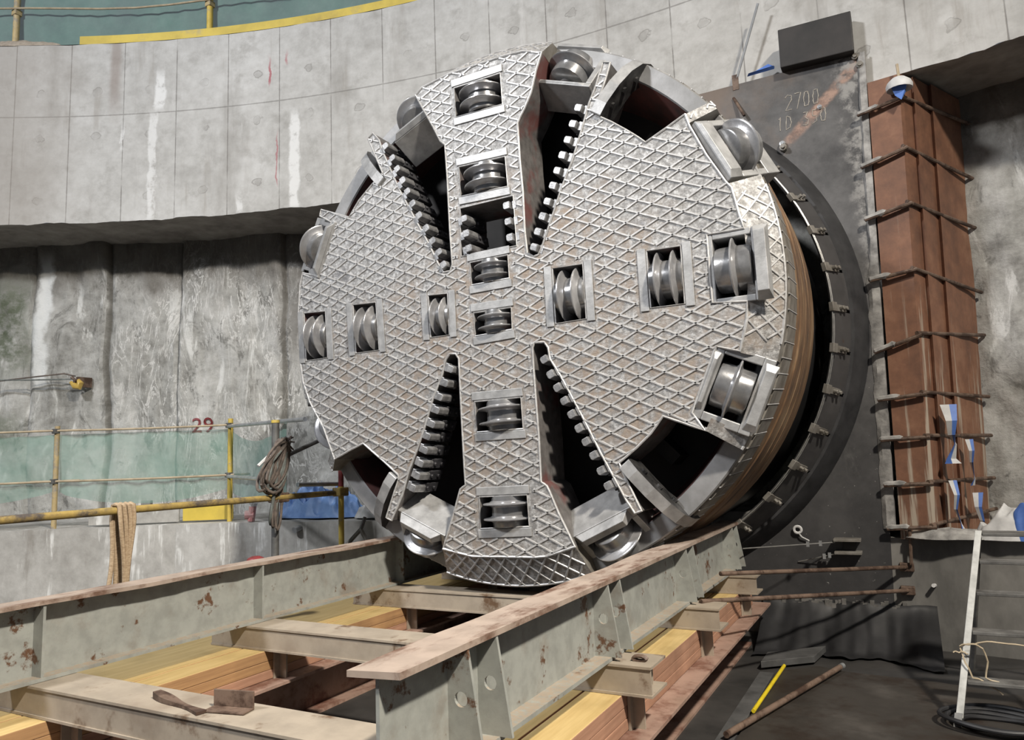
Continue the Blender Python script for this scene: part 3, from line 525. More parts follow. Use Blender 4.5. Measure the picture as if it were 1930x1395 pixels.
for i in range(230):
    for k in range(2): m.f.append((i * 3 + k, i * 3 + 3 + k, i * 3 + 4 + k, i * 3 + 1 + k)); m.mi.append(0); m.sm.append(True)
struct(m, 'trim_1', SOFF)
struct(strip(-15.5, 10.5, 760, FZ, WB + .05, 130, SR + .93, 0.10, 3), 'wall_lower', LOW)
m = M(); m.uv = []
for i in range(121):
    a = -14 + 23 * i / 120
    for r in (SR, SR + 2.0): m.v.append(cyl(a, WT + .005, r)); m.uv.append((a, r))
for i in range(120): m.f.append((i * 2, i * 2 + 1, i * 2 + 3, i * 2 + 2)); m.mi.append(0); m.sm.append(False)
struct(m, 'trim_2', SOFF)
# floor and the concrete ledge round its edge
m = M(); m.add([(-22, -16, FZ), (14, -16, FZ), (14, 6, FZ), (-22, 6, FZ)], [(0, 1, 2, 3)]); struct(m, 'floor', FLOORD)
LF = [(-10.4, -4.3), (-8.0, -1.55), (-6.45, -.25), (-5.5, .42), (-4.75, .84), (-3.6, 1.22), (-2.97, 1.43), (-2.14, 1.50), (-1.4, 1.9), (-.6, 2.60), (.5, 2.62), (2.3, 2.60), (2.5, 2.58)]
def ledge(P, zt, name, mat):
    m = M(); n = len(P); m.uv = None
    B = []
    for x, y in P:
        d = Vector((x - SX, y - SY)); d.normalize(); r = SR + 1.0; B.append((SX + d.x * r, SY + d.y * r))
    for i in range(n - 1):
        for k in range(8):
            p0 = [P[i][q] + (P[i + 1][q] - P[i][q]) * k / 8 for q in (0, 1)]; p1 = [P[i][q] + (P[i + 1][q] - P[i][q]) * (k + 1) / 8 for q in (0, 1)]
            b0 = [B[i][q] + (B[i + 1][q] - B[i][q]) * k / 8 for q in (0, 1)]; b1 = [B[i][q] + (B[i + 1][q] - B[i][q]) * (k + 1) / 8 for q in (0, 1)]
            h = lambda p: zt + .018 * noise.noise(Vector((p[0] * 3, p[1] * 3, 4)))
            m.add([(*p0, FZ), (*p1, FZ), (*p1, h(p1)), (*p0, h(p0)), (*b1, zt), (*b0, zt)], [(0, 1, 2, 3), (3, 2, 4, 5)])
    return struct(m, name, mat)
ledge(LF, -1.78, 'trim_4', LEDGE)
BASEC = plain('grey_base_concrete', (0.32, 0.31, 0.29), (0.12, 0.117, 0.11), 1.6, 0.85, 0, 0.4, det=8, stretch=(1, 1, .5))
ledge([(2.5, 2.44), (2.9, 2.40), (3.5, 2.30), (4.2, 2.15), (6.0, 1.6), (8.5, .2)], -1.98, 'trim_5', BASEC)
# ---------------------------------------------------------------- steel portal plate with markings
def m_plate():
    n = NT('dark_portal_plate'); x, y, z = n.xyz(n.obj()); z = z - 2.6
    a = n.nz(1.3, det=7, off=(3, 1, 4)); b = n.nz(7, det=7, ro=.68)
    col = n.ramp(a * .6 + b * .4, (.36, (0.05, 0.049, 0.05)), (.62, (0.135, 0.132, 0.132)))
    col = n.mix(col, (0.17, 0.125, 0.095), n.step(n.nz(1.1, det=5, off=(8, 2, 8)) + (2.1 - x) * .25 + (z - 1.5) * .12, .52, .8) * .75)
    d = ((x - 2.66) * .687 - (z - 2.4) * .727).abs() + (b - .5) * .05                     # rusty streak left by a cut brace
    t = (x - 1.93) * .727 + (z - 1.71) * .687
    sk = (1 - n.step(d, .025, .07)) * n.step(t, .0, .12) * (1 - n.step(t, .93, 1.03)); col = n.mix(col, n.mix((0.40, 0.26, 0.20), (0.18, 0.11, 0.085), n.step(b, .4, .6)), sk * n.step(n.nz(5, det=6), .34, .5) * .85)
    ash = n.nz(2.4, det=8, ro=.7, stretch=(1, 1, .4), off=(1, 9, 5)); col = n.mix(col, (0.28, 0.275, 0.265), n.step(ash, .60, .74) * (1 - n.step(z, -1.2, .4)) * .6); col = n.mix(col, (0.018, 0.018, 0.02), (1 - n.step(z + (a - .5) * 1.6, -2.0, -.2)) * .6); col = n.mix(col, (0.42, 0.41, 0.40), n.step(n.nz(34, det=3, off=(2, 2, 2)), .70, .76) * (1 - n.step(z, -1.0, .2)) * .7)  # near-black mix paints shade over the lower plate; pale patches and flecks are texture
    col = n.mix(col, (0.40, 0.39, 0.37), n.step(x + (b - .5) * .3 + z * .055, 2.52, 2.66) * n.step(b, .42, .58) * .55)
    n.bump(b, .2, .006); return n.done(col, .55, .15)
PLB = (0, 2.45, -2.6)
PL = thing('portal_plate', PLB, 'dark steel portal plate with chalk figures and a rusty streak', 'steel plate')
ho = [(math.cos(a) * 2.44, math.sin(a) * 2.44) for a in [2 * math.pi * k / 96 for k in range(96)]]
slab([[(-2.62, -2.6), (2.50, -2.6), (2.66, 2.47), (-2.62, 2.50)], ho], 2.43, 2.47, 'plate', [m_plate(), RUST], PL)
tl = math.radians(9)
GLY = {'2': [[(0, .85), (.2, 1), (.5, .9), (.5, .65), (0, 0), (.55, .02)]], '7': [[(0, .98), (.55, 1), (.2, 0)]], '0': [[(.12, .95), (.02, .5), (.12, .05), (.38, .05), (.48, .5), (.38, .95), (.12, .95)]],
       'I': [[(.25, 0), (.29, 1), (.16, .86)]], 'D': [[(.05, 0), (.07, 1), (.4, .85), (.5, .5), (.38, .1), (.05, 0)]], '3': [[(.03, .95), (.45, .97), (.22, .6), (.48, .4), (.42, .05), (.02, .06)]], '5': [[(.5, 1), (.1, .98), (.07, .58), (.42, .55), (.46, .15), (.05, .02)]]}
def chalk(s_, ox, oz, ex, ez, h, w_):               # hand-drawn chalk strokes
    m = M(); rg = random.Random(len(s_))
    for i, ch in enumerate(s_):
        for L in GLY.get(ch, []):
            pts = []
            for (x0, z0), (x1, z1) in zip(L, L[1:]):
                for q in range(4): pts.append((x0 + (x1 - x0) * q / 4, z0 + (z1 - z0) * q / 4))
            pts.append(L[-1]); m.tube([Vector((ox, 2.4285, oz)) + Vector(ex) * (i * w_ + x * w_ * 1.35) + Vector(ez) * (z * h) + Vector((rg.uniform(-.003, .003), 0, rg.uniform(-.003, .003))) for x, z in pts], [rg.uniform(.0025, .0055) for _ in pts], 5)
    return m.build('chalk_figures', CHALK, PL)
chalk('2700', 1.975, 2.075, (1, 0, -.02), (.06, 0, 1), .155, .082)
chalk('ID 350', 1.885, 1.885, (1, 0, .0), (.06, 0, 1), .135, .078)
for x, z, r, l in ((1.93, 1.70, .034, .09), (1.925, 1.745, .028, .06), (2.28, 2.03, .022, .03), (2.62, 2.43, .03, .05), (2.655, 2.34, .035, .05)):
    mm = M(); mm.lathe([(0, 0), (0, r), (l * .6, r), (l * .62, r * .6), (l, r * .6), (l, 0)], lambda a, p, q: Vector((x + p, 2.43 - a, z + q)), 10, smooth=False); fix(mm.build('bolt', GREYP if r < .03 else SKIRT, PL))
rod((1.50, 2.425, 2.34), (1.60, 2.36, 2.10), .014).build('rebar_stub', RUST, PL)
m = M(); m.box((1.50, 2.425, 2.42), (1.56, 2.445, 2.58)); fix(m.build('edge_lug', RUST, PL))
V = []; m = M()
for k in range(45):
    z = 2.45 - k * .099; x = 2.655 + (z - 2.47) * .0315; w_ = max(.004, .018 + .022 * noise.noise(Vector((k * .7, 2, 1))) + (.03 if z < .4 else 0)); V += [(x - w_, 2.425, z), (x - w_ * .3, 2.40 + .008 * math.sin(k), z), (x + .05, 2.395, z), (x + .056, 2.44, z)]
m.add(V, [(i * 4 + k, i * 4 + 4 + k, i * 4 + 5 + k, i * 4 + 1 + k) for i in range(44) for k in range(3)], 0, True)
solo(m, 'mortar_seal', MORTAR, (2.55, 2.42, -2.5), 'pale mortar joint between dark portal plate and rusty pile', 'mortar')
m = M(); fr = frame((1.975, 2.42, 2.47), (1, 0, -.03), (0, 1, 0), (.01, 0, 1)); m.box((0, -.10, 0), (.645, .05, .39), 0, fr)
o = solo(m, 'steel_box', plain('black_scale_steel', (0.030, 0.026, 0.025), (0.014, 0.013, 0.013), 4, .6), (2.3, 2.38, 2.47), 'black rectangular steel block standing on top of the portal plate', 'steel block', bevel=.008); fix(o)
solo(rod((1.81, 2.40, 3.24), (1.53, 2.44, 2.50), .013), 'leaning_rod', GREYP, (1.53, 2.44, 2.50), 'thin pale metal rod leaning on the concrete above the portal plate', 'rod')
m = M(); fr = frame((1.55, 2.40, 2.51), (1, 0, .02), (0, 1, 0), (0, 0, 1)); m.add([fr(.10, 0, 0), fr(.36, 0, 0), fr(.36, .05, .05), fr(.30, .06, .10), fr(.18, .05, .06), fr(.36, -.03, .02), fr(.12, -.03, .015)], [(0, 4, 3, 2, 1), (0, 1, 5, 6), (1, 2, 5), (0, 6, 4)]); solo(m, 'blue_sheet_scrap', BAGB, (1.75, 2.4, 2.51), 'blue plastic scrap beside the black steel block', 'plastic scrap')
# brackets and stays low on the plate
BK = thing('rail_bracket', (2.19, 2.43, -2.12), 'small rusty two-flange steel bracket low on the portal plate', 'bracket')
for z in (-2.0, -2.11): M().box((2.07, 2.30, z - .012), (2.29, 2.43, z + .012)).build('flange', SKIRT, BK, .003)
M().box((2.14, 2.39, -2.10), (2.24, 2.43, -2.01)).build('web', DARK, BK)
for i, (a, b, lb) in enumerate((((2.08, 2.33, -2.02), (1.40, 1.75, -2.02), 'upper thin steel wire with clamps running to the bracket'), ((2.08, 2.33, -2.12), (1.75, 2.42, -2.21), 'lower short wire with clamps below the bracket'))):
    W_ = thing('stay_wire', b, lb, 'wire'); rod(a, b, .005, 6).build('wire', WIRE, W_)
    for f in (.16, .30): p = Vector(a).lerp(Vector(b), f); M().box(p - Vector((.012, .012, .022)), p + Vector((.012, .012, .022))).build('wire_clamp', GREYP, W_)
TA = thing('white_tape', (1.77, 2.42, -1.97), 'small white tape ring with a tail hanging by the rubber ring', 'tape')
M().tube([(1.77 + .032 * math.cos(a), 2.40, -1.92 + .03 * math.sin(a)) for a in [k * math.pi / 8 for k in range(16)]], .012, 6, closed=True).build('ring', WHITE, TA); M().tube([(1.775, 2.40, -1.95), (1.80, 2.40, -1.985), (1.86, 2.41, -2.02)], .006, 5).build('tail', WHITE, TA)
for a, b, lb in (((2.63, 2.40, -2.225), (1.42, .78, -2.085), 'upper rusty tie rod from wall to cradle rail'), ((2.62, 2.40, -2.42), (1.40, .25, -2.19), 'lower rusty tie rod from wall to cradle rail')):
    T_ = thing('tie_rod', b, lb, 'rod', 'rusty tie rods to the wall'); rod(a, b, .017).build('bar', RUST, T_); p = Vector(a); M().box(p - Vector((.06, .02, .035)), p + Vector((.05, .05, .035))).build('anchor_lug', RUST, T_, .006)
m = M(); fr = frame((2.66, 2.36, -2.2), (.05, -.03, 1), (1, 0, 0), (0, -1, 0)); m.tube([fr(0, 0, 0), fr(.32, 0, 0)], .014, 6); solo(m, 'reinforcement_stub', RUST, (2.66, 2.36, -2.2), 'short rusty upright bar under the pile beside the portal plate', 'rod')
# ---------------------------------------------------------------- rusty pile column wrapped with bars
def m_pile():
    n = NT('rust_brown_sheet_pile'); a = n.nz(1.4, det=6, stretch=(1, 1, .35)); b = n.nz(6, det=7, ro=.66); x, y, z = n.xyz(n.obj())
    col = n.ramp(a * .55 + b * .45, (.36, (0.11, 0.055, 0.036)), (.52, (0.205, 0.098, 0.058)), (.66, (0.30, 0.16, 0.098)))
    lime = n.nz(6, det=5, stretch=(2.2, 2.2, .10), off=(3, 4, 2)); col = n.mix(col, (0.50, 0.45, 0.37), n.step(lime - z * .035, .50, .60) * (1 - n.step(z, .8, 3.4)) * .7)
    n.bump(b, .3, .008); return n.done(col, .65)
PILE = m_pile(); PB = (2.9, 2.45, -2.0)
PI_ = thing('sheet_pile_column', PB, 'tall rust-brown steel pile wrapped with horizontal reinforcing bars', 'pile')
PT = [((2.70, 2.40), (2.60, 2.40)), ((2.955, 2.37), (2.845, 2.37)), ((2.985, 2.41), (2.872, 2.41)), ((3.05, 2.53), (2.93, 2.53)), ((3.07, 2.50), (2.955, 2.50)), ((3.20, 2.78), (3.07, 2.78)), ((3.22, 2.75), (3.09, 2.75)), ((3.33, 2.98), (3.19, 2.98)), ((3.50, 3.32), (3.33, 3.32)), ((3.42, 3.60), (3.25, 3.60)), ((2.70, 3.3), (2.60, 3.3))]
fix(M().hexa([(*b, -1.99) for t, b in PT], [(*t, 2.14) for t, b in PT]).build('pile', PILE, PI_))
zf = lambda f, z: tuple(Vector((*PT[0][1], z)).lerp(Vector((*PT[0][0], z)), (z + 1.99) / 4.13)) if f == 0 else (*Vector(PT[f][1]).lerp(Vector(PT[f][0]), (z + 1.99) / 4.13), z)
for z0, z1, z2 in ((1.83, 1.90, 1.88), (1.33, 1.43, 1.33), (.84, .92, .84), (.28, .325, .22), (-.37, -.25, -.19), (-.79, -.76, -.77), (-1.14, -1.13, -1.13), (-1.53, -1.52, -1.52), (-1.90, -1.88, -1.80)):
    p0 = Vector(zf(0, z0)) + Vector((-.10, -.05, 0)); p1 = Vector(zf(1, z1)) + Vector((.02, -.045, 0)); p2 = Vector(zf(8, z2)) + Vector((.05, -.03, 0))
    bo = rod(p0, p1 + Vector((.01, 0, 0)), .018, 8).build('wrapping_bar', RUST, PI_); rod(p1 + Vector((-.03, -.01, .015)), p2, .017, 8).build('wrapping_bar', RUST, PI_)
    k = M(); q = p0.lerp(p1, .16); k.tube([p0.lerp(p1, f) + Vector((0, .002, .010)) for f in (-.02, .02, .1, .18, .26, .34, .42, .48)], [.012] + [.024 + .010 * noise.noise(Vector((f * 3.1, z0 * 5, 2))) for f in range(6)] + [.010], 7); k.build('mortar_lump', MORTAR, bo)
m = M(); fr = frame((2.95, 2.30, 1.98), (1, .2, 0), (-.2, 1, 0), (0, 0, 1))
m.lathe([(0.09, 0.0), (0.085, .05), (.05, .085), (.01, .10), (-.02, .095), (-.01, .07), (.03, .04)], lambda a, p, q: fr(p * 1.1, q, a), 14)
WB_ = thing('plastic_wrap_knot', (2.95, 2.30, 1.9), 'white and blue plastic wrap knotted on the pile near its top', 'plastic wrap'); m.build('white_cap', WHITE, WB_)
m = M(); m.add([fr(-.07, -.02, 0), fr(.05, -.05, .01), fr(.04, -.02, -.06), fr(0, -.03, -.13), fr(-.045, -.02, -.08), fr(0, .03, -.04)], [(0, 1, 2, 3, 4), (0, 5, 3, 4), (1, 5, 3, 2), (0, 5, 1)]); m.build('blue_tail', BAGB, WB_)
rod(fr(.005, 0, .07), fr(.0, 0, .22), .012, 6).build('stick', TAN, WB_)
def ribbon(pts, w_, name, base, lb):
    T_ = thing('plastic_strip', base, lb, 'plastic strip'); side = Vector((.9, .42, 0)).normalized()
    for mi, (o0, o1, mt) in enumerate(((-.5, .05, WHITE), (.05, .5, BAGB))):
        m = M(); V = []
        for i, p in enumerate(pts):
            tw = side * math.cos(i * .7) + Vector((.3, -.5, 0)) * math.sin(i * .7); ww = w_ * (1 - .35 * abs(math.sin(i * 1.3))); p = Vector(p)
            V += [p + tw * ww * o0, p + tw * ww * o1, p + tw * ww * o1 + Vector((0, .012, 0)), p + tw * ww * o0 + Vector((0, .012, 0))]
        m.add(V, [(i * 4 + k, i * 4 + (k + 1) % 4, i * 4 + 4 + (k + 1) % 4, i * 4 + 4 + k) for i in range(len(pts) - 1) for k in range(4)], 0, True); m.build(('white_side', 'blue_side')[mi], mt, T_)
ribbon([(3.06, 2.42, -.86), (3.07, 2.40, -1.0), (3.06, 2.42, -1.12), (3.08, 2.38, -1.2), (3.04, 2.42, -1.32), (3.05, 2.42, -1.36)], .14, 'a', (3.06, 2.42, -1.36), 'large blue and white plastic strip hanging on the pile bars')
ribbon([(3.20, 2.70, -1.16), (3.21, 2.69, -1.26), (3.20, 2.72, -1.36), (3.21, 2.70, -1.5), (3.19, 2.72, -1.56)], .07, 'b', (3.2, 2.7, -1.56), 'narrow plastic strip hanging right of the largest one')
ribbon([(3.22, 2.70, -1.62), (3.21, 2.68, -1.74), (3.23, 2.70, -1.86), (3.24, 2.70, -1.96)], .09, 'c', (3.22, 2.7, -1.96), 'lowest blue strip hanging at the pile foot on its right')
ribbon([(3.03, 2.40, -1.50), (3.05, 2.38, -1.62), (3.03, 2.4, -1.74), (3.06, 2.36, -1.86), (3.08, 2.36, -1.94)], .07, 'd', (3.04, 2.4, -1.94), 'whitish twisted strip below the large blue and white one')
m = M(); V = []; n_ = 26
for j, (r, z) in enumerate(((1.0, -1.975), (.85, -1.93), (.5, -1.90), (0.02, -1.89))):
    for k in range(n_):
        a = 2 * math.pi * k / n_; q = r * (1 + .18 * noise.noise(Vector((math.cos(a) * 2, math.sin(a) * 2, j)))); V.append((2.98 + math.cos(a) * .34 * q, 2.36 + math.sin(a) * .11 * q, z + .02 * noise.noise(Vector((a, j, 2)))))
m.add(V, [(j * n_ + k, j * n_ + (k + 1) % n_, (j + 1) * n_ + (k + 1) % n_, (j + 1) * n_ + k) for j in range(3) for k in range(n_)], 0, True); solo(m, 'mortar_spill', MORTAR, (2.98, 2.36, -1.98), 'flat pale mortar spill at the foot of the rusty pile', 'mortar')
# ---------------------------------------------------------------- launch cradle
CR = thing('launch_cradle', (0, -.5, -2.53), 'long grey steel launch cradle with two rail beams under the cutterhead', 'cradle')
ZT, ZB = -1.81, -2.20
def hole_plate(P, hc, hr, name, mat, parent, axis_y, t):   # gusset in the XZ plane with a bolt hole
    return slab([P, [(hc[0] + hr * math.cos(a), hc[1] + hr * math.sin(a)) for a in [k * math.pi / 8 for k in range(16)]]], axis_y, axis_y + t, name, [mat, mat], parent)
for sx in (1, -1):
    x = 1.25 * sx; y0, y1 = -3.02, 2.05; m = M(); NS = 90; V = []
    for i in range(NS + 1):                          # top flange with a slightly torn inner edge
        y = y0 + (y1 - y0) * i / NS; e0 = .010 * noise.noise(Vector((y * 3, sx, 0))); e1 = .018 * noise.noise(Vector((y * 2.2, sx * 3, 5))) + .006 * noise.noise(Vector((y * 9, 1, 5))); dr = (-.022 if i == 0 else 0)
        zl = .012 * noise.noise(Vector((y * 1.7, 4, sx)))
        V += [(x - .094 + e0, y, ZT - .004 + (zl if sx > 0 else 0)), (x + .094 + (e1 if sx < 0 else e0 * .4), y + (0.02 if i == 0 else 0), ZT + (zl if sx < 0 else 0)), (x + .094 + (e1 if sx < 0 else e0 * .4), y + (0.02 if i == 0 else 0), ZT - .022 + (zl if sx < 0 else 0)), (x - .094 + e0, y, ZT - .024 + (zl if sx > 0 else 0))]
    m.add(V, [(i * 4 + k, i * 4 + (k + 1) % 4, i * 4 + 4 + (k + 1) % 4, i * 4 + 4 + k) for i in range(NS) for k in range(4)] + [(0, 1, 2, 3), (NS * 4 + 3, NS * 4 + 2, NS * 4 + 1, NS * 4)])
    tf = M().box((x - .007, y0 + .03, ZB + .016), (x + .007, y1, ZT - .02)).box((x - .094, y0 + .03, ZB), (x + .094, y1, ZB + .018)); b = fix(tf.build('rail_beam', PAINT, CR)); fix(m.build('top_flange', FLANGE, b))
    for y in ((-2.62, -2.42, -1.29, -1.12, .18, .36, 1.66, 1.84) if sx > 0 else (-2.62, -1.20, .36, 1.7)):
        if sx > 0: hole_plate([(x + .007, ZB + .018), (x + .145, ZB + .018), (x + .090, ZT - .022), (x + .007, ZT - .022)], (x + .06, -2.0), .026, 'gusset', PAINT, b, y, .014)
        else: M().box((x + .007, y, ZB + .018), (x + .088, y + .014, ZT - .022)).build('stiffener', PAINT, b)
for yc in (-2.56, -1.21, .22, 1.55):
    m = M(); y0, y1 = yc - .12, yc + .12
    m.box((-1.50, y0, -2.214), (1.555, y1, -2.202)); m.box((-1.50, y0, -2.345), (1.555, y1, -2.333)); m.box((-1.50, y0 + .008, -2.333), (1.55, y0 + .02, -2.214)); m.box((-1.50, y1 - .06, -2.333), (1.50, y1 - .048, -2.214))
    c = fix(m.build('cross_beam', OLIVE, CR))
    for x in (1.402, -.998): M().box((x, yc - .05, -2.53), (x + .012, yc + .05, -2.345)).build('post', OLIVE, c); M().box((x + .012, yc - .006, -2.53), (x + .07, yc + .006, -2.345)).build('post_rib', OLIVE, c)
# timber packing under each rail: two yellow-faced baulks on top of two red-brown courses
for sx, mid, nm in ((1, 1.2, 'near'), (-1, -1.2, 'far')):
    for (xa, xb, za, zb, mt, lb) in ((-.2 if sx > 0 else -.54, -.005, -2.413, -2.347, (WTOP, WPALE if sx < 0 else WSIDE), 'yellow-topped timber baulk on the %s side of the stack under the %s cradle rail' % ('inner' if sx > 0 else 'outer', 'right' if sx > 0 else 'left')),
                                     (.005, .2, -2.413, -2.347, (WTOP, WPALE if sx < 0 else WSIDE), 'yellow-topped timber baulk on the %s side of the stack under the %s cradle rail' % ('outer' if sx > 0 else 'inner', 'right' if sx > 0 else 'left')),
                                     (-.198, .198, -2.470, -2.414, (WSIDE, WPALE if sx < 0 else WSIDE), 'middle red-brown timber course under the %s cradle rail' % ('right' if sx > 0 else 'left')),
                                     (-.2, .2, -2.528, -2.471, (WSIDE, WSIDE), 'lowest red-brown timber course under the %s cradle rail' % ('right' if sx > 0 else 'left'))):
        m = M(); m.box((mid + xa, -3.1, za), (mid + xb, 2.0, zb)); m.mi = [0, 0, 1, 1, 1, 1]; solo(m, 'timber_baulk', list(mt), (mid, -.5, za), lb, 'timber', 'timber packing under the cradle', .004)
    m = M(); m.box((mid - .33, -3.3, -2.548), (mid + .33, 2.12, -2.53)); m.box((mid - .14, -3.3, FZ), (mid + .14, 2.12, FZ + .018)); m.box((mid - .012, -3.3, FZ + .018), (mid + .012, 2.12, -2.548))
    solo(m, 'base_beam', BASEB, (mid, -.5, FZ), 'wide red-brown base beam under the timber of the %s cradle rail' % ('right' if sx > 0 else 'left'), 'beam', 'base beams under the timber')
# scrap on the front cross beam
AN = thing('angle_offcut', (.12, -2.58, -2.2), 'short rusty angle offcut standing on the front cross beam', 'steel scrap')
fr = frame((.02, -2.62, -2.200), (.98, .2, 0), (-.2, .98, 0), (0, 0, 1)); M().box((0, 0, 0), (.20, .075, .008), 0, fr).box((0, .067, .008), (.20, .075, .075), 0, fr).build('angle', RUST, AN, .002)
m = M(); fr = frame((-.36, -2.56, -2.2), (.98, -.19, 0), (.19, .98, 0), (0, 0, 1)); V = []
for i in range(9):
    f = i / 8; w_ = .018 + .008 * math.sin(f * 7); V += [fr(f * .40, -w_, .0), fr(f * .40, w_, .0), fr(f * .40, w_, .012 + .018 * (1 - f) ** 2), fr(f * .40, -w_, .012 + .018 * (1 - f) ** 2)]
m.add(V, [(i * 4 + k, i * 4 + (k + 1) % 4, i * 4 + 4 + (k + 1) % 4, i * 4 + 4 + k) for i in range(8) for k in range(4)] + [(0, 1, 2, 3), (35, 34, 33, 32)]); fix(solo(m, 'flat_bar_offcut', RUST, (-.17, -2.6, -2.2), 'thin bent rusty strip lying on the front cross beam', 'steel scrap'))
m = M()
for k in range(5): m.tube([(1.47 + .035 * math.cos(a), -1.235 + .006 * k - .012 + .0 * a, -2.19 + .012 * math.sin(a)) for a in [q * math.pi / 5 for q in range(10)]], .007, 5, closed=True)
solo(m, 'spring_coil', RUST, (1.47, -1.235, -2.202), 'small rusty spring lying on a cross beam stub', 'spring')
# ---------------------------------------------------------------- guard rail and net on the ledge
def wall_r(a, z): return SR + .93 + low_off(a, z)
QA, QB, QC, QP = (-7.75, -1.25), (-6.0, .19), (-4.3, 1.22), (-2.66, .46)
GR_ = thing('guard_rail', (-6.0, .19, -1.78), 'yellow post guard rail along the ledge below the left wall', 'railing')
for (x, y), mt, top in ((QA, TPOST, -.6), (QB, TPOST, -.60), (QC, YPOST, -.58)):
    p = M().tube([(x, y, -1.78), (x, y, top)], .029, 12); o = p.build('post', mt, GR_)
    q = M()
    for z in (-.66, -1.24): q.box((x - .035, y - .05, z - .03), (x + .035, y + .012, z + .03))
    for k_, z in enumerate((-.66, -1.24)): M().box((x - .034, y - .048, z - .028), (x + .034, y + .012, z + .028)).build('coupler', DGREY, o, .005)
def lerp2(a, b, f, z): return (a[0] + (b[0] - a[0]) * f, a[1] + (b[1] - a[1]) * f - .03, z)
for a, b in ((QA, QB), (QB, QC)):
    for z, r in ((-.655, .012), (-1.24, .013)): M().tube([lerp2(a, b, f / 8, z - .008 * math.sin(math.pi * f / 8)) for f in range(-1, 10)], r, 8).build('rail', TAN, GR_)
for z, f1 in ((-.66, 1.34), (-1.245, .88)): M().tube([lerp2(QC, QP, -.02, z - .01), lerp2(QC, QP, f1, z - .06 - (.03 if f1 > 1 else 0))], .021, 10).build('rail', GREYP, GR_)
def net(segs, name, lb, ztop, zbot, sag, base):
    V = []; F = []; n = 0; J = 10; m = M()
    for (a, b) in segs:
        for i in range(25):
            f = i / 24; zt = ztop - sag[0] * math.sin(math.pi * f) ** .8; zb = zbot - sag[1] * math.sin(math.pi * f) ** .7
            for j in range(J + 1):
                z = zt + (zb - zt) * j / J; wv = .035 * noise.noise(Vector((a[0] + f * 4, z * 2, 2))) + .012 * math.sin(f * 40 + z * 3)
                m.v.append((a[0] + (b[0] - a[0]) * f - wv * .5, a[1] + (b[1] - a[1]) * f + .035 + wv, z))
        for i in range(24):
            for j in range(J): k = n + i * (J + 1) + j; m.f.append((k, k + J + 1, k + J + 2, k + 1)); m.mi.append(0); m.sm.append(True)
        n += 25 * (J + 1)
    return solo(m, name, NET, base, lb, 'net')
net([(QA, QB)], 'safety_net', 'green safety net panel at the left edge behind the first yellow post', -.70, -1.33, (.02, .17), (-6.9, -.5, -1.4))
net([(QB, QC)], 'safety_net', 'widest green safety net panel between the two yellow posts of the ledge', -.70, -1.36, (.00, .17), (-5.2, .7, -1.5))
net([(QC, QP)], 'safety_net', 'narrow green safety net between the yellow post and the pole with cables', -.72, -1.45, (.16, .06), (-3.5, .85, -1.5))
def plank(a, b, z0, z1, th, name, mt, lb, cat):
    d = Vector((b[0] - a[0], b[1] - a[1], 0)); n_ = Vector((-d.y, d.x, 0)).normalized() * th; A = Vector((*a, 0)); B = Vector((*b, 0)); m = M()
    m.hexa([p + Vector((0, 0, z0)) for p in (A, B, B + n_, A + n_)], [p + Vector((0, 0, z1)) for p in (A, B, B + n_, A + n_)]); return fix(solo(m, name, mt, ((a[0] + b[0]) / 2, (a[1] + b[1]) / 2, z0), lb, cat, bevel=.004))
plank((-4.86, 1.02), (-4.36, 1.32), -1.76, -1.55, .02, 'kick_board', YBOARD, 'short yellow kick board on the ledge left of the second yellow post', 'board')
plank((-5.75, .44), (-4.90, 1.0), -1.765, -1.60, .03, 'kick_board', LEDGE, 'grey stained kick board on the ledge left of the short yellow one', 'board')
m = M(); fr = frame((-6.3, 1.25, -1.77), (.8, .6, 0), (-.6, .8, 0), (0, 0, 1)); m.box((.2, 0, 0), (.32, .10, .23), 0, fr); fix(solo(m, 'concrete_block', LEDGE, (-6.1, 1.4, -1.77), 'small pale upright block behind the net right of the first yellow post', 'block', bevel=.01))
def heap(c, rx, ry, h, seed, nm, mt, lb, cat, ridge=.5, rot=0, n=56, sc=4.5):
    m = M(); cr, sr = math.cos(rot), math.sin(rot)
    for j in range(n + 1):
        for i in range(n + 1):
            u, v = i / n * 2 - 1, j / n * 2 - 1; d = math.hypot(u * math.sqrt(1 - v * v / 2), v * math.sqrt(1 - u * u / 2)); px, py = u * math.sqrt(1 - v * v / 2), v * math.sqrt(1 - u * u / 2)
            q = Vector((px * rx * sc, py * ry * sc * 1.3, seed)); rg = 1 - abs(noise.noise(q)) * 2.0; r2 = 1 - abs(noise.noise(q * 2.3 + Vector((5, 1, 2)))) * 2
            b = (1 - d ** 2.6); z = max(0.004, h * b * (1 - ridge + ridge * (rg * .7 + r2 * .3))) * (1 if d < .999 else 0)
            k = 1 + .10 * noise.noise(Vector((px * 3, py * 3, seed + 9))); x, y = px * rx * k, py * ry * k; m.v.append((c[0] + x * cr - y * sr, c[1] + x * sr + y * cr, c[2] + z))
    for j in range(n):
        for i in range(n): k = j * (n + 1) + i; m.f.append((k, k + 1, k + n + 2, k + n + 1)); m.mi.append(0); m.sm.append(True)
    return solo(m, nm, mt, c, lb, cat)
heap((-3.42, 1.80, -1.765), .64, .27, .42, 3, 'blue_tarpaulin', BLUE, 'crumpled blue tarpaulin heaped on the ledge beside the cutterhead', 'tarpaulin', .78, .12, 120, 4.4)
heap((-2.62, 1.75, -1.765), .22, .16, .24, 8, 'white_sack', WHITE, 'crumpled white sack right of the blue tarpaulin', 'sack', .6, .1)
heap((3.42, 2.38, -1.975), .30, .16, .30, 5, 'plastic_bundle', WHITE, 'crumpled pale plastic bundle on the ledge behind the ladder top', 'plastic bundle', .75)
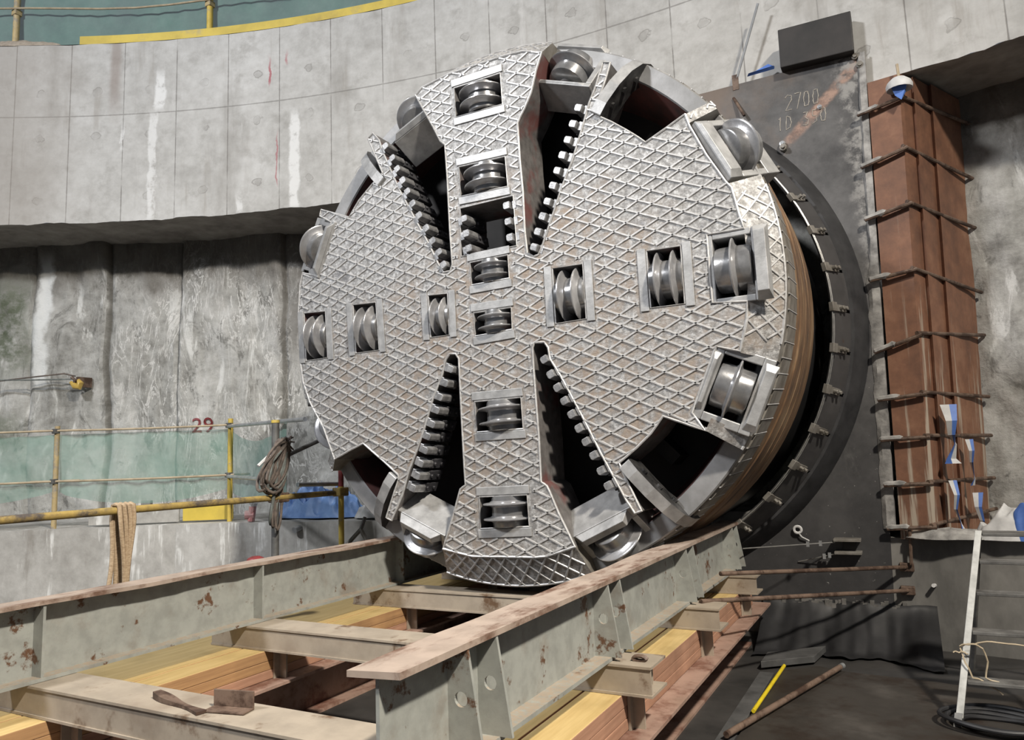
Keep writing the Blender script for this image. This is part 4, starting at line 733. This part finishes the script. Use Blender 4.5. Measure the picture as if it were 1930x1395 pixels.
heap((3.50, 2.30, -1.975), .13, .09, .30, 15, 'plastic_bundle', BAGB, 'blue plastic bundle tucked into the pale one behind the ladder', 'plastic bundle', .7)
VA = thing('valve', (-3.95, 1.22, -1.77), 'small faded red and white valve on the ledge left of the cable coil', 'valve'); rod((-3.95, 1.22, -1.77), (-3.92, 1.22, -1.60), .04).build('body', PINK, VA); rod((-4.0, 1.18, -1.70), (-3.92, 1.24, -1.70), .05).build('cap', PINK, VA); rod((-3.93, 1.22, -1.60), (-3.90, 1.22, -1.55), .045).build('white_collar', WHITE, VA)
m = M(); m.tube([(-3.30, 1.62, -1.86), (-3.30, 1.30, -1.855), (-3.30, 1.24, -1.87)], .035, 12); solo(m, 'drain_pipe', GREYP, (-3.3, 1.3, -1.87), 'short grey pipe stub sticking out of the ledge face', 'pipe')
SBK = thing('steel_tripod', (-2.42, 1.32, -2.05), 'small dark steel bracket leaning at the ledge below the white sack', 'bracket')
for b in ((-2.60, 1.22, -2.06), (-2.28, 1.28, -2.03)): M().tube([(-2.44, 1.33, -1.86), b], .022, 4).build('leg', SKIRT, SBK)
M().tube([(-2.44, 1.33, -1.86), (-2.44, 1.40, -1.74)], .02, 6).build('lug', DGREY, SBK)
# ---------------------------------------------------------------- walkway hand rail
HR = thing('hand_rail', (-2.57, .31, FZ), 'low yellow pipe hand rail with a tall dark pole between rail and ledge', 'railing')
M().tube([(-2.57, -2.9 + .5 * k, -1.462) for k in range(9)] + [(-2.57, 1.22, -1.462)], .029, 12).build('rail', YPIPE, HR)
po = M().tube([(-2.62, .31, FZ), (-2.62, .31, -.75)], .036, 14).build('pole', DGREY, HR); rod((-2.62, .31, -.752), (-2.62, .31, -.725), .04, 14).build('pole_cap', YPOST, po); M().box((-2.66, .25, -1.51), (-2.55, .43, -1.42)).build('coupler', RUST, po, .012)
yp = M().tube([(-2.53, 1.13, FZ), (-2.53, 1.13, -1.40)], .029, 12).build('post', YPOST, HR); rod((-2.53, 1.13, -1.40), (-2.53, 1.13, -1.08), .028, 12).build('red_top', RED, yp); M().box((-2.60, 1.07, -1.50), (-2.49, 1.21, -1.41)).build('coupler', YPIPE, yp, .012)
M().tube([(-2.64, .62, -1.355), (-2.60, 1.2, -1.375)], .023, 12).build('stub_rail', GREYP, HR); rod((-2.70, .55, -1.06), (-2.72, 1.05, -.90), .022, 8).build('brace', DGREY, HR)
RO_ = thing('rope_hank', (-2.57, -1.26, -2.1), 'tan rope hank looped over the low yellow hand rail', 'rope')
for k in range(4):
    y = -1.31 + k * .03; pts = []
    for i in range(25):
        f = i / 24; s_ = f * 2 - 1; z = -1.43 - .60 * abs(s_) ** 1.0 if abs(s_) > .12 else -1.415 - .015 * (s_ / .12) ** 2
        pts.append((-2.57 + (.055 * math.copysign(min(1, abs(s_) / .12), s_)), y + (.06 * (.5 - k / 3) * abs(s_) ** 2 * (1 if s_ > 0 else -.6)) + .012 * math.sin(f * 9 + k), z))
    M().tube(pts, .017, 8).build('rope_strand', ROPE, RO_)
CB = thing('cable_coil', (-2.50, .25, -1.5), 'bundle of brown and grey cables hung on the dark pole', 'cable')
rc = random.Random(11)
for k in range(15):
    top = Vector((-2.56 + rc.uniform(-.02, .03), .37 + rc.uniform(-.03, .03), -.93 + rc.uniform(-.03, .03))); wd = rc.uniform(.05, .17); bot = Vector((-2.55 + rc.uniform(-.03, .06), .10 + rc.uniform(-.05, .13), -1.37 + rc.uniform(-.05, .04)))
    if k > 11: bot = Vector((-2.55, .22 + rc.uniform(-.05, .05), -1.72 + rc.uniform(-.06, .03))); wd = .06
    pts = []
    for i in range(24):
        a = 2 * math.pi * i / 24; s_ = (1 - math.cos(a)) / 2; side = math.sin(a) * (.35 + .65 * s_); pts.append(top.lerp(bot, s_) + Vector((.03 * math.sin(a * 2 + k), side * wd, -side * wd * .35)) + Vector((0, .01 * math.sin(a * 3 + k), .01 * math.cos(a * 2 + k))))
    M().tube(pts, .0125 if k % 3 else .015, 7, closed=True).build('cable_loop', CABLE if k % 4 else CABLE2, CB)
m = M()
for k in range(9): m.tube([(-2.56, .38, -.93), (-2.54 + rc.uniform(-.03, .05), .38 + rc.uniform(0, .10), -.93 + rc.uniform(-.12, .06))], .008, 5)
m.tube([(-2.60 + .05 * math.cos(a), .35 + .045 * math.sin(a), -.93) for a in [q * math.pi / 7 for q in range(14)]], .012, 6, closed=True); m.build('cable_tie', CABLE, CB)
rod((-2.58, .06, -1.16), (-2.57, .19, -1.06), .015, 6).build('white_tag', WHITE, CB)
RW = thing('red_wheel', (-1.75, -.72, -1.95), 'dark red round cap showing just behind the left cradle rail', 'wheel'); fr = frame((-1.75, -.72, -1.90), (1, 0, 0), (0, 1, 0), (0, 0, 1)); m = M(); m.lathe([(0, 0), (.0, .065), (.015, .072), (.035, .06), (.048, .03), (.048, 0)], lambda a, p, q: fr(p, q, a), 20); m.build('cap', RED, RW); rod((-1.75, -.72, FZ), (-1.75, -.72, -1.89), .045).build('stem', RUST, RW)
# ---------------------------------------------------------------- top of the shaft wall: posts, net, kick board
tp = lambda a, z, dr=.16: Vector(cyl(a, z, SR + dr))
for i, a in enumerate((-8.66, -5.96, -3.2, -11.3)):
    T_ = thing('fence_post', tuple(tp(a, WT)), ('dusty yellow fence post on the sand at the top left of the upper wall', 'bright yellow fence post on the upper wall right of the sand heap', 'yellow fence post on the upper wall farther right', 'yellow fence post on the upper wall farthest left')[i], 'fence post')
    rod(tp(a, WT), tp(a, 6.0), .042, 12).build('tube', TPOST if i in (0, 3) else YPOST, T_); M().box(tp(a, 5.28) - Vector((.05, .05, .04)), tp(a, 5.28) + Vector((.05, .05, .04))).build('coupler', TPOST, T_, .01)
m = M(); m.tube([tp(-12 + k * .5, 5.30 + .02 * math.sin(k * 1.1), .10) for k in range(22)], .014, 7); solo(m, 'guard_rope', TAN, tuple(tp(-7, 5.3, .1)), 'thin tan rail running along the green net on the upper wall', 'rail')
m = M(); V = []
for i in range(121):
    a = -12.5 + 11.5 * i / 120
    for j in range(9): z = 4.80 + 1.25 * j / 8; V.append(tp(a, z + (.05 * noise.noise(Vector((a * 1.5, 1, 1))) if j == 0 else 0), .24 + .03 * noise.noise(Vector((a * 2, z * 2, 7))) + .01 * math.sin(a * 23)))
m.add(V, [(i * 9 + j, i * 9 + 9 + j, i * 9 + 10 + j, i * 9 + j + 1) for i in range(120) for j in range(8)], 0, True)
solo(m, 'safety_net', NET, tuple(tp(-7, 4.8, .24)), 'long green safety net behind the fence posts at the top of the wall', 'net')
m = M(); V = []
for i in range(61):
    a = -7.75 + 5.9 * i / 60; V += [tp(a, 4.705, .08), tp(a, 4.875, .08), tp(a, 4.875, .10), tp(a, 4.705, .10)]
m.add(V, [(i * 4 + k, i * 4 + (k + 1) % 4, i * 4 + 4 + (k + 1) % 4, i * 4 + 4 + k) for i in range(60) for k in range(4)] + [(0, 1, 2, 3), (243, 242, 241, 240)]); fix(solo(m, 'kick_board', YBOARD, tuple(tp(-4.8, 4.7, .09)), 'long bright yellow kick board along the top of the upper wall', 'board'))
heap(tuple(tp(-8.5, 4.69, .16)), .95, .16, .17, 21, 'sand_heap', plain('tan_sand', (.42, .36, .29), (.30, .25, .2), 20, .95, 0, .6), 'tan sand heap round the foot of the dusty top left post', 'sand', .3, .62, 48, 6)['kind'] = 'stuff'
# ---------------------------------------------------------------- marks and lamp on the lower wall
dg = text('29', 'painted_number', RED, None if False else GR_, lambda x, y, z: Vector(cyl(-6.50 + x * 1.0, -.645 + y, wall_r(-6.50 + x, -.645 + y) - .012 - z)), .30, .002)
dg.parent = None; mw = [Vector(v.co) + Vector(GR_['_w']) for v in dg.data.vertices]; b0 = Vector(cyl(-6.37, -.6, SR + .85))
for v, c in zip(dg.data.vertices, mw): v.co = c - b0
dg.location = b0; tag(dg, 'red hand-painted number 29 on the rough wall above the net', 'painted number')
HL = thing('hook_lamp', tuple(Vector(cyl(-8.0, .1, SR + .75))), 'small amber lamp on a bent hook with cables at the left wall', 'lamp')
lp = lambda a, z, r=.72: Vector(cyl(a, z, SR + r))
M().tube([lp(-8.06, .12), lp(-8.0, .06), lp(-7.95, .05), lp(-7.93, .1), lp(-7.96, .15)], [.02, .045, .05, .045, .02], 10).build('lamp_head', BULB, HL); M().tube([lp(-8.05, .19), lp(-8.0, .14), lp(-8.03, .06)], .022, 6).build('hook', RUST, HL)
M().tube([lp(-8.0, .20), lp(-8.15, .24), lp(-8.5, .21), lp(-8.9, .17), lp(-9.4, .11), lp(-10.2, .03)], .010, 6).build('cable', CABLE, HL); M().tube([lp(-8.05, .16), lp(-8.6, .165), lp(-9.4, .185), lp(-10.2, .2)], .010, 6).build('cable', CABLE2, HL)
M().box(lp(-8.0, .05, .74), lp(-8.0, .05, .74) + Vector((.05, .2, .14))).build('wall_plate', RUST, HL)
# ---------------------------------------------------------------- floor sheets and loose things at right
def sheet(P, z, th, name, mt, lb):
    m = M(); m.hexa([(x, y, z) for x, y in P], [(x, y, z + th) for x, y in P]); return fix(solo(m, name, mt, (P[0][0], P[0][1], z), lb, 'floor sheet', bevel=.003))
sheet([(1.56, -2.6), (1.66, -2.6), (1.665, 1.25), (1.56, 1.25)], FZ + .002, .012, 'floor_sheet', FLOORG, 'narrow grey floor sheet beside the base beam')
sheet([(1.675, -2.6), (4.6, -2.6), (4.6, .9), (2.75, 1.42), (2.16, 1.46), (1.95, 1.55), (1.675, 1.30)], FZ + .002, .014, 'floor_sheet', FLOORP, 'large dark brown floor sheet under the yellow stick')
sheet([(1.56, 1.32), (1.92, 1.62), (1.97, 1.98), (1.56, 1.62)], FZ + .02, .05, 'floor_sheet', FLOORG, 'thick grey sheet piece lying behind the yellow stick')
m = M(); V = []; NX = 90
for j in range(25):
    f = j / 24
    for i in range(NX + 1):
        x = 1.42 + 1.40 * i / NX; fold = .09 * noise.noise(Vector((x * 4.2, f * 1.6, 2))) + .035 * noise.noise(Vector((x * 13, f * 2.5, 6))); y = 2.40 - .62 * f ** 1.5 * (1 + .5 * noise.noise(Vector((x * 2.3, 4, 1)))) + fold * (.2 + f); z = -2.54 - .34 * min(1, f * 1.15) + .03 * noise.noise(Vector((x * 6, 1, f)))
        V.append((x, min(y, 2.42), max(z, FZ + .012 + .03 * abs(noise.noise(Vector((x * 7, f * 6, 3)))))))
m.add(V, [(j * (NX + 1) + i, j * (NX + 1) + i + 1, j * (NX + 1) + i + NX + 2, j * (NX + 1) + i + NX + 1) for j in range(24) for i in range(NX)], 0, True); solo(m, 'black_plastic_sheet', BLACK, (2.1, 2.3, FZ), 'black plastic sheet hanging from the bottom of the portal plate', 'plastic sheet')
m = M()
for k in range(40):
    x = 1.5 + k * .028; q = rc.uniform(.02, .06); m.box((x, 2.405 - rc.uniform(0, .02), -2.60 - q), (x + .034, 2.44, -2.545 + rc.uniform(-.02, .03)))
solo(m, 'mortar_edge', plain('dark_mortar', (.20, .19, .18), (.10, .097, .09), 12, .9, 0, .5), (2.0, 2.42, -2.6), 'ragged grey mortar run along the bottom of the portal plate', 'mortar')
YS = solo(rod((1.69, .27, FZ + .033), (1.72, 1.40, FZ + .033), .013, 10), 'yellow_stick', YST, (1.70, .85, FZ + .016), 'thin bright yellow stick lying on the dark floor sheet', 'stick')
RP = thing('floor_pipe', (1.9, .6, FZ + .016), 'long rusty pipe lying on the floor right of the yellow stick', 'pipe'); M().tube([(2.12, 1.44, FZ + .05), (1.62, -.28, FZ + .05), (1.42, -.97, FZ + .05)] if False else [(2.12, 1.44, FZ + .05), (1.63, -.25, FZ + .05)], .020, 12).build('tube', RUST, RP); rod((2.122, 1.45, FZ + .05), (2.135, 1.49, FZ + .05), .022, 12).build('pale_end', GREYP, RP)
LA = thing('step_ladder', (3.05, .9, FZ), 'worn white step ladder standing on the dark floor at the right', 'ladder')
lt, lf = Vector((3.10, 1.20, -1.80)), Vector((2.84, .50, FZ)); wx = Vector((.50, -.02, 0)); ls = (lt - lf).normalized(); ln = ls.cross(Vector((1, 0, 0))).normalized()
for o_ in (Vector((0, 0, 0)), wx):
    fr = frame(lf + o_, (1, 0, 0), ln, ls); L_ = (lt - lf).length; r_ = fix(M().box((-.020, -.018, 0.06), (.020, .018, L_), 0, fr).build('front_rail', LADW, LA, .003)); fix(M().box((-.028, -.022, -.0), (.016, .022, .09), 0, fr).build('foot', DGREY, r_, .003))
    rl = lt + o_ + Vector((0, .03, -.04)); rf = Vector((lt.x - .10, 1.86, FZ)) + o_; rod(rl, rf, .018, 6).build('rear_leg', LADG, LA)
for f, d in ((.985, .16), (.83, .09), (.66, .09), (.46, .09), (.22, .10)):
    p = lf.lerp(lt, f); M().box((p.x + .022, p.y - .03, p.z - .012), (p.x + .478, p.y + d, p.z + .010)).build('tread', LADG, LA, .004)
WL = thing('wire_loop', (3.0, .75, -2.65), 'loose pale wire loops tied to the left rail of the ladder', 'wire')
for k, P in enumerate((((2.90, .70, -2.46), (2.96, .66, -2.43), (3.02, .66, -2.45), (3.04, .67, -2.53), (3.02, .67, -2.63), (3.10, .67, -2.66)), ((2.90, .70, -2.47), (2.92, .67, -2.55), (2.95, .66, -2.63), (3.02, .66, -2.66), (3.10, .66, -2.72)), ((2.91, .70, -2.46), (3.0, .66, -2.42), (3.12, .64, -2.405), (3.3, .63, -2.43)), ((2.86, .69, -2.50), (2.90, .69, -2.49), (2.94, .68, -2.50)))):
    pts = []
    for i in range(len(P) - 1):
        for q in range(5): f = q / 5; pts.append(Vector(P[i]).lerp(Vector(P[i + 1]), f) + Vector((0, .004 * math.sin(i * 3 + q), .005 * math.sin((i * 5 + q) * 1.1))))
    M().tube(pts + [P[-1]], .005, 5).build('wire', TAN, WL)
m = M()
for k in range(4): m.tube([(3.06 + (.16 + .03 * k) * math.cos(a) * 1.25, .55 + (.13 + .03 * k) * math.sin(a), FZ + .035 + .012 * k + .006 * math.sin(a * 3 + k)) for a in [q * 2 * math.pi / 40 for q in range(40)]], .014, 8, closed=True)
solo(m, 'black_hose', BLACK, (3.06, .55, FZ + .016), 'coiled black hose on the floor at the foot of the ladder', 'hose')
for i, ((x, y, z), lb) in enumerate((((2.82, 2.385, -2.37), 'small pale plug in the concrete base right of the tie rods'), ((2.80, 2.385, -2.73), 'small dark plug low on the concrete base left of the ladder'))):
    solo(rod((x, y + .03, z), (x - .012, y - .05, z + .01), .016 if i == 0 else .02, 10), 'wall_plug', WHITE if i == 0 else BLACK, (x, y, z), lb, 'plug')
for pre, g in (('safety_net', 'green safety nets'), ('fence_post', 'fence posts on the upper wall'), ('plastic_strip', 'plastic strips on the pile'), ('floor_sheet', 'sheets on the shaft floor'), ('stay_wire', 'stay wires by the bracket'), ('kick_board', 'kick boards'), ('plastic_bundle', 'plastic bundles behind the ladder'), ('wall_plug', 'plugs in the concrete base')):
    for o in list(C.objects):
        if o.name.split('.')[0] == pre and 'label' in o: o['group'] = g
for o in list(C.objects):
    if '_w' in o: del o['_w']
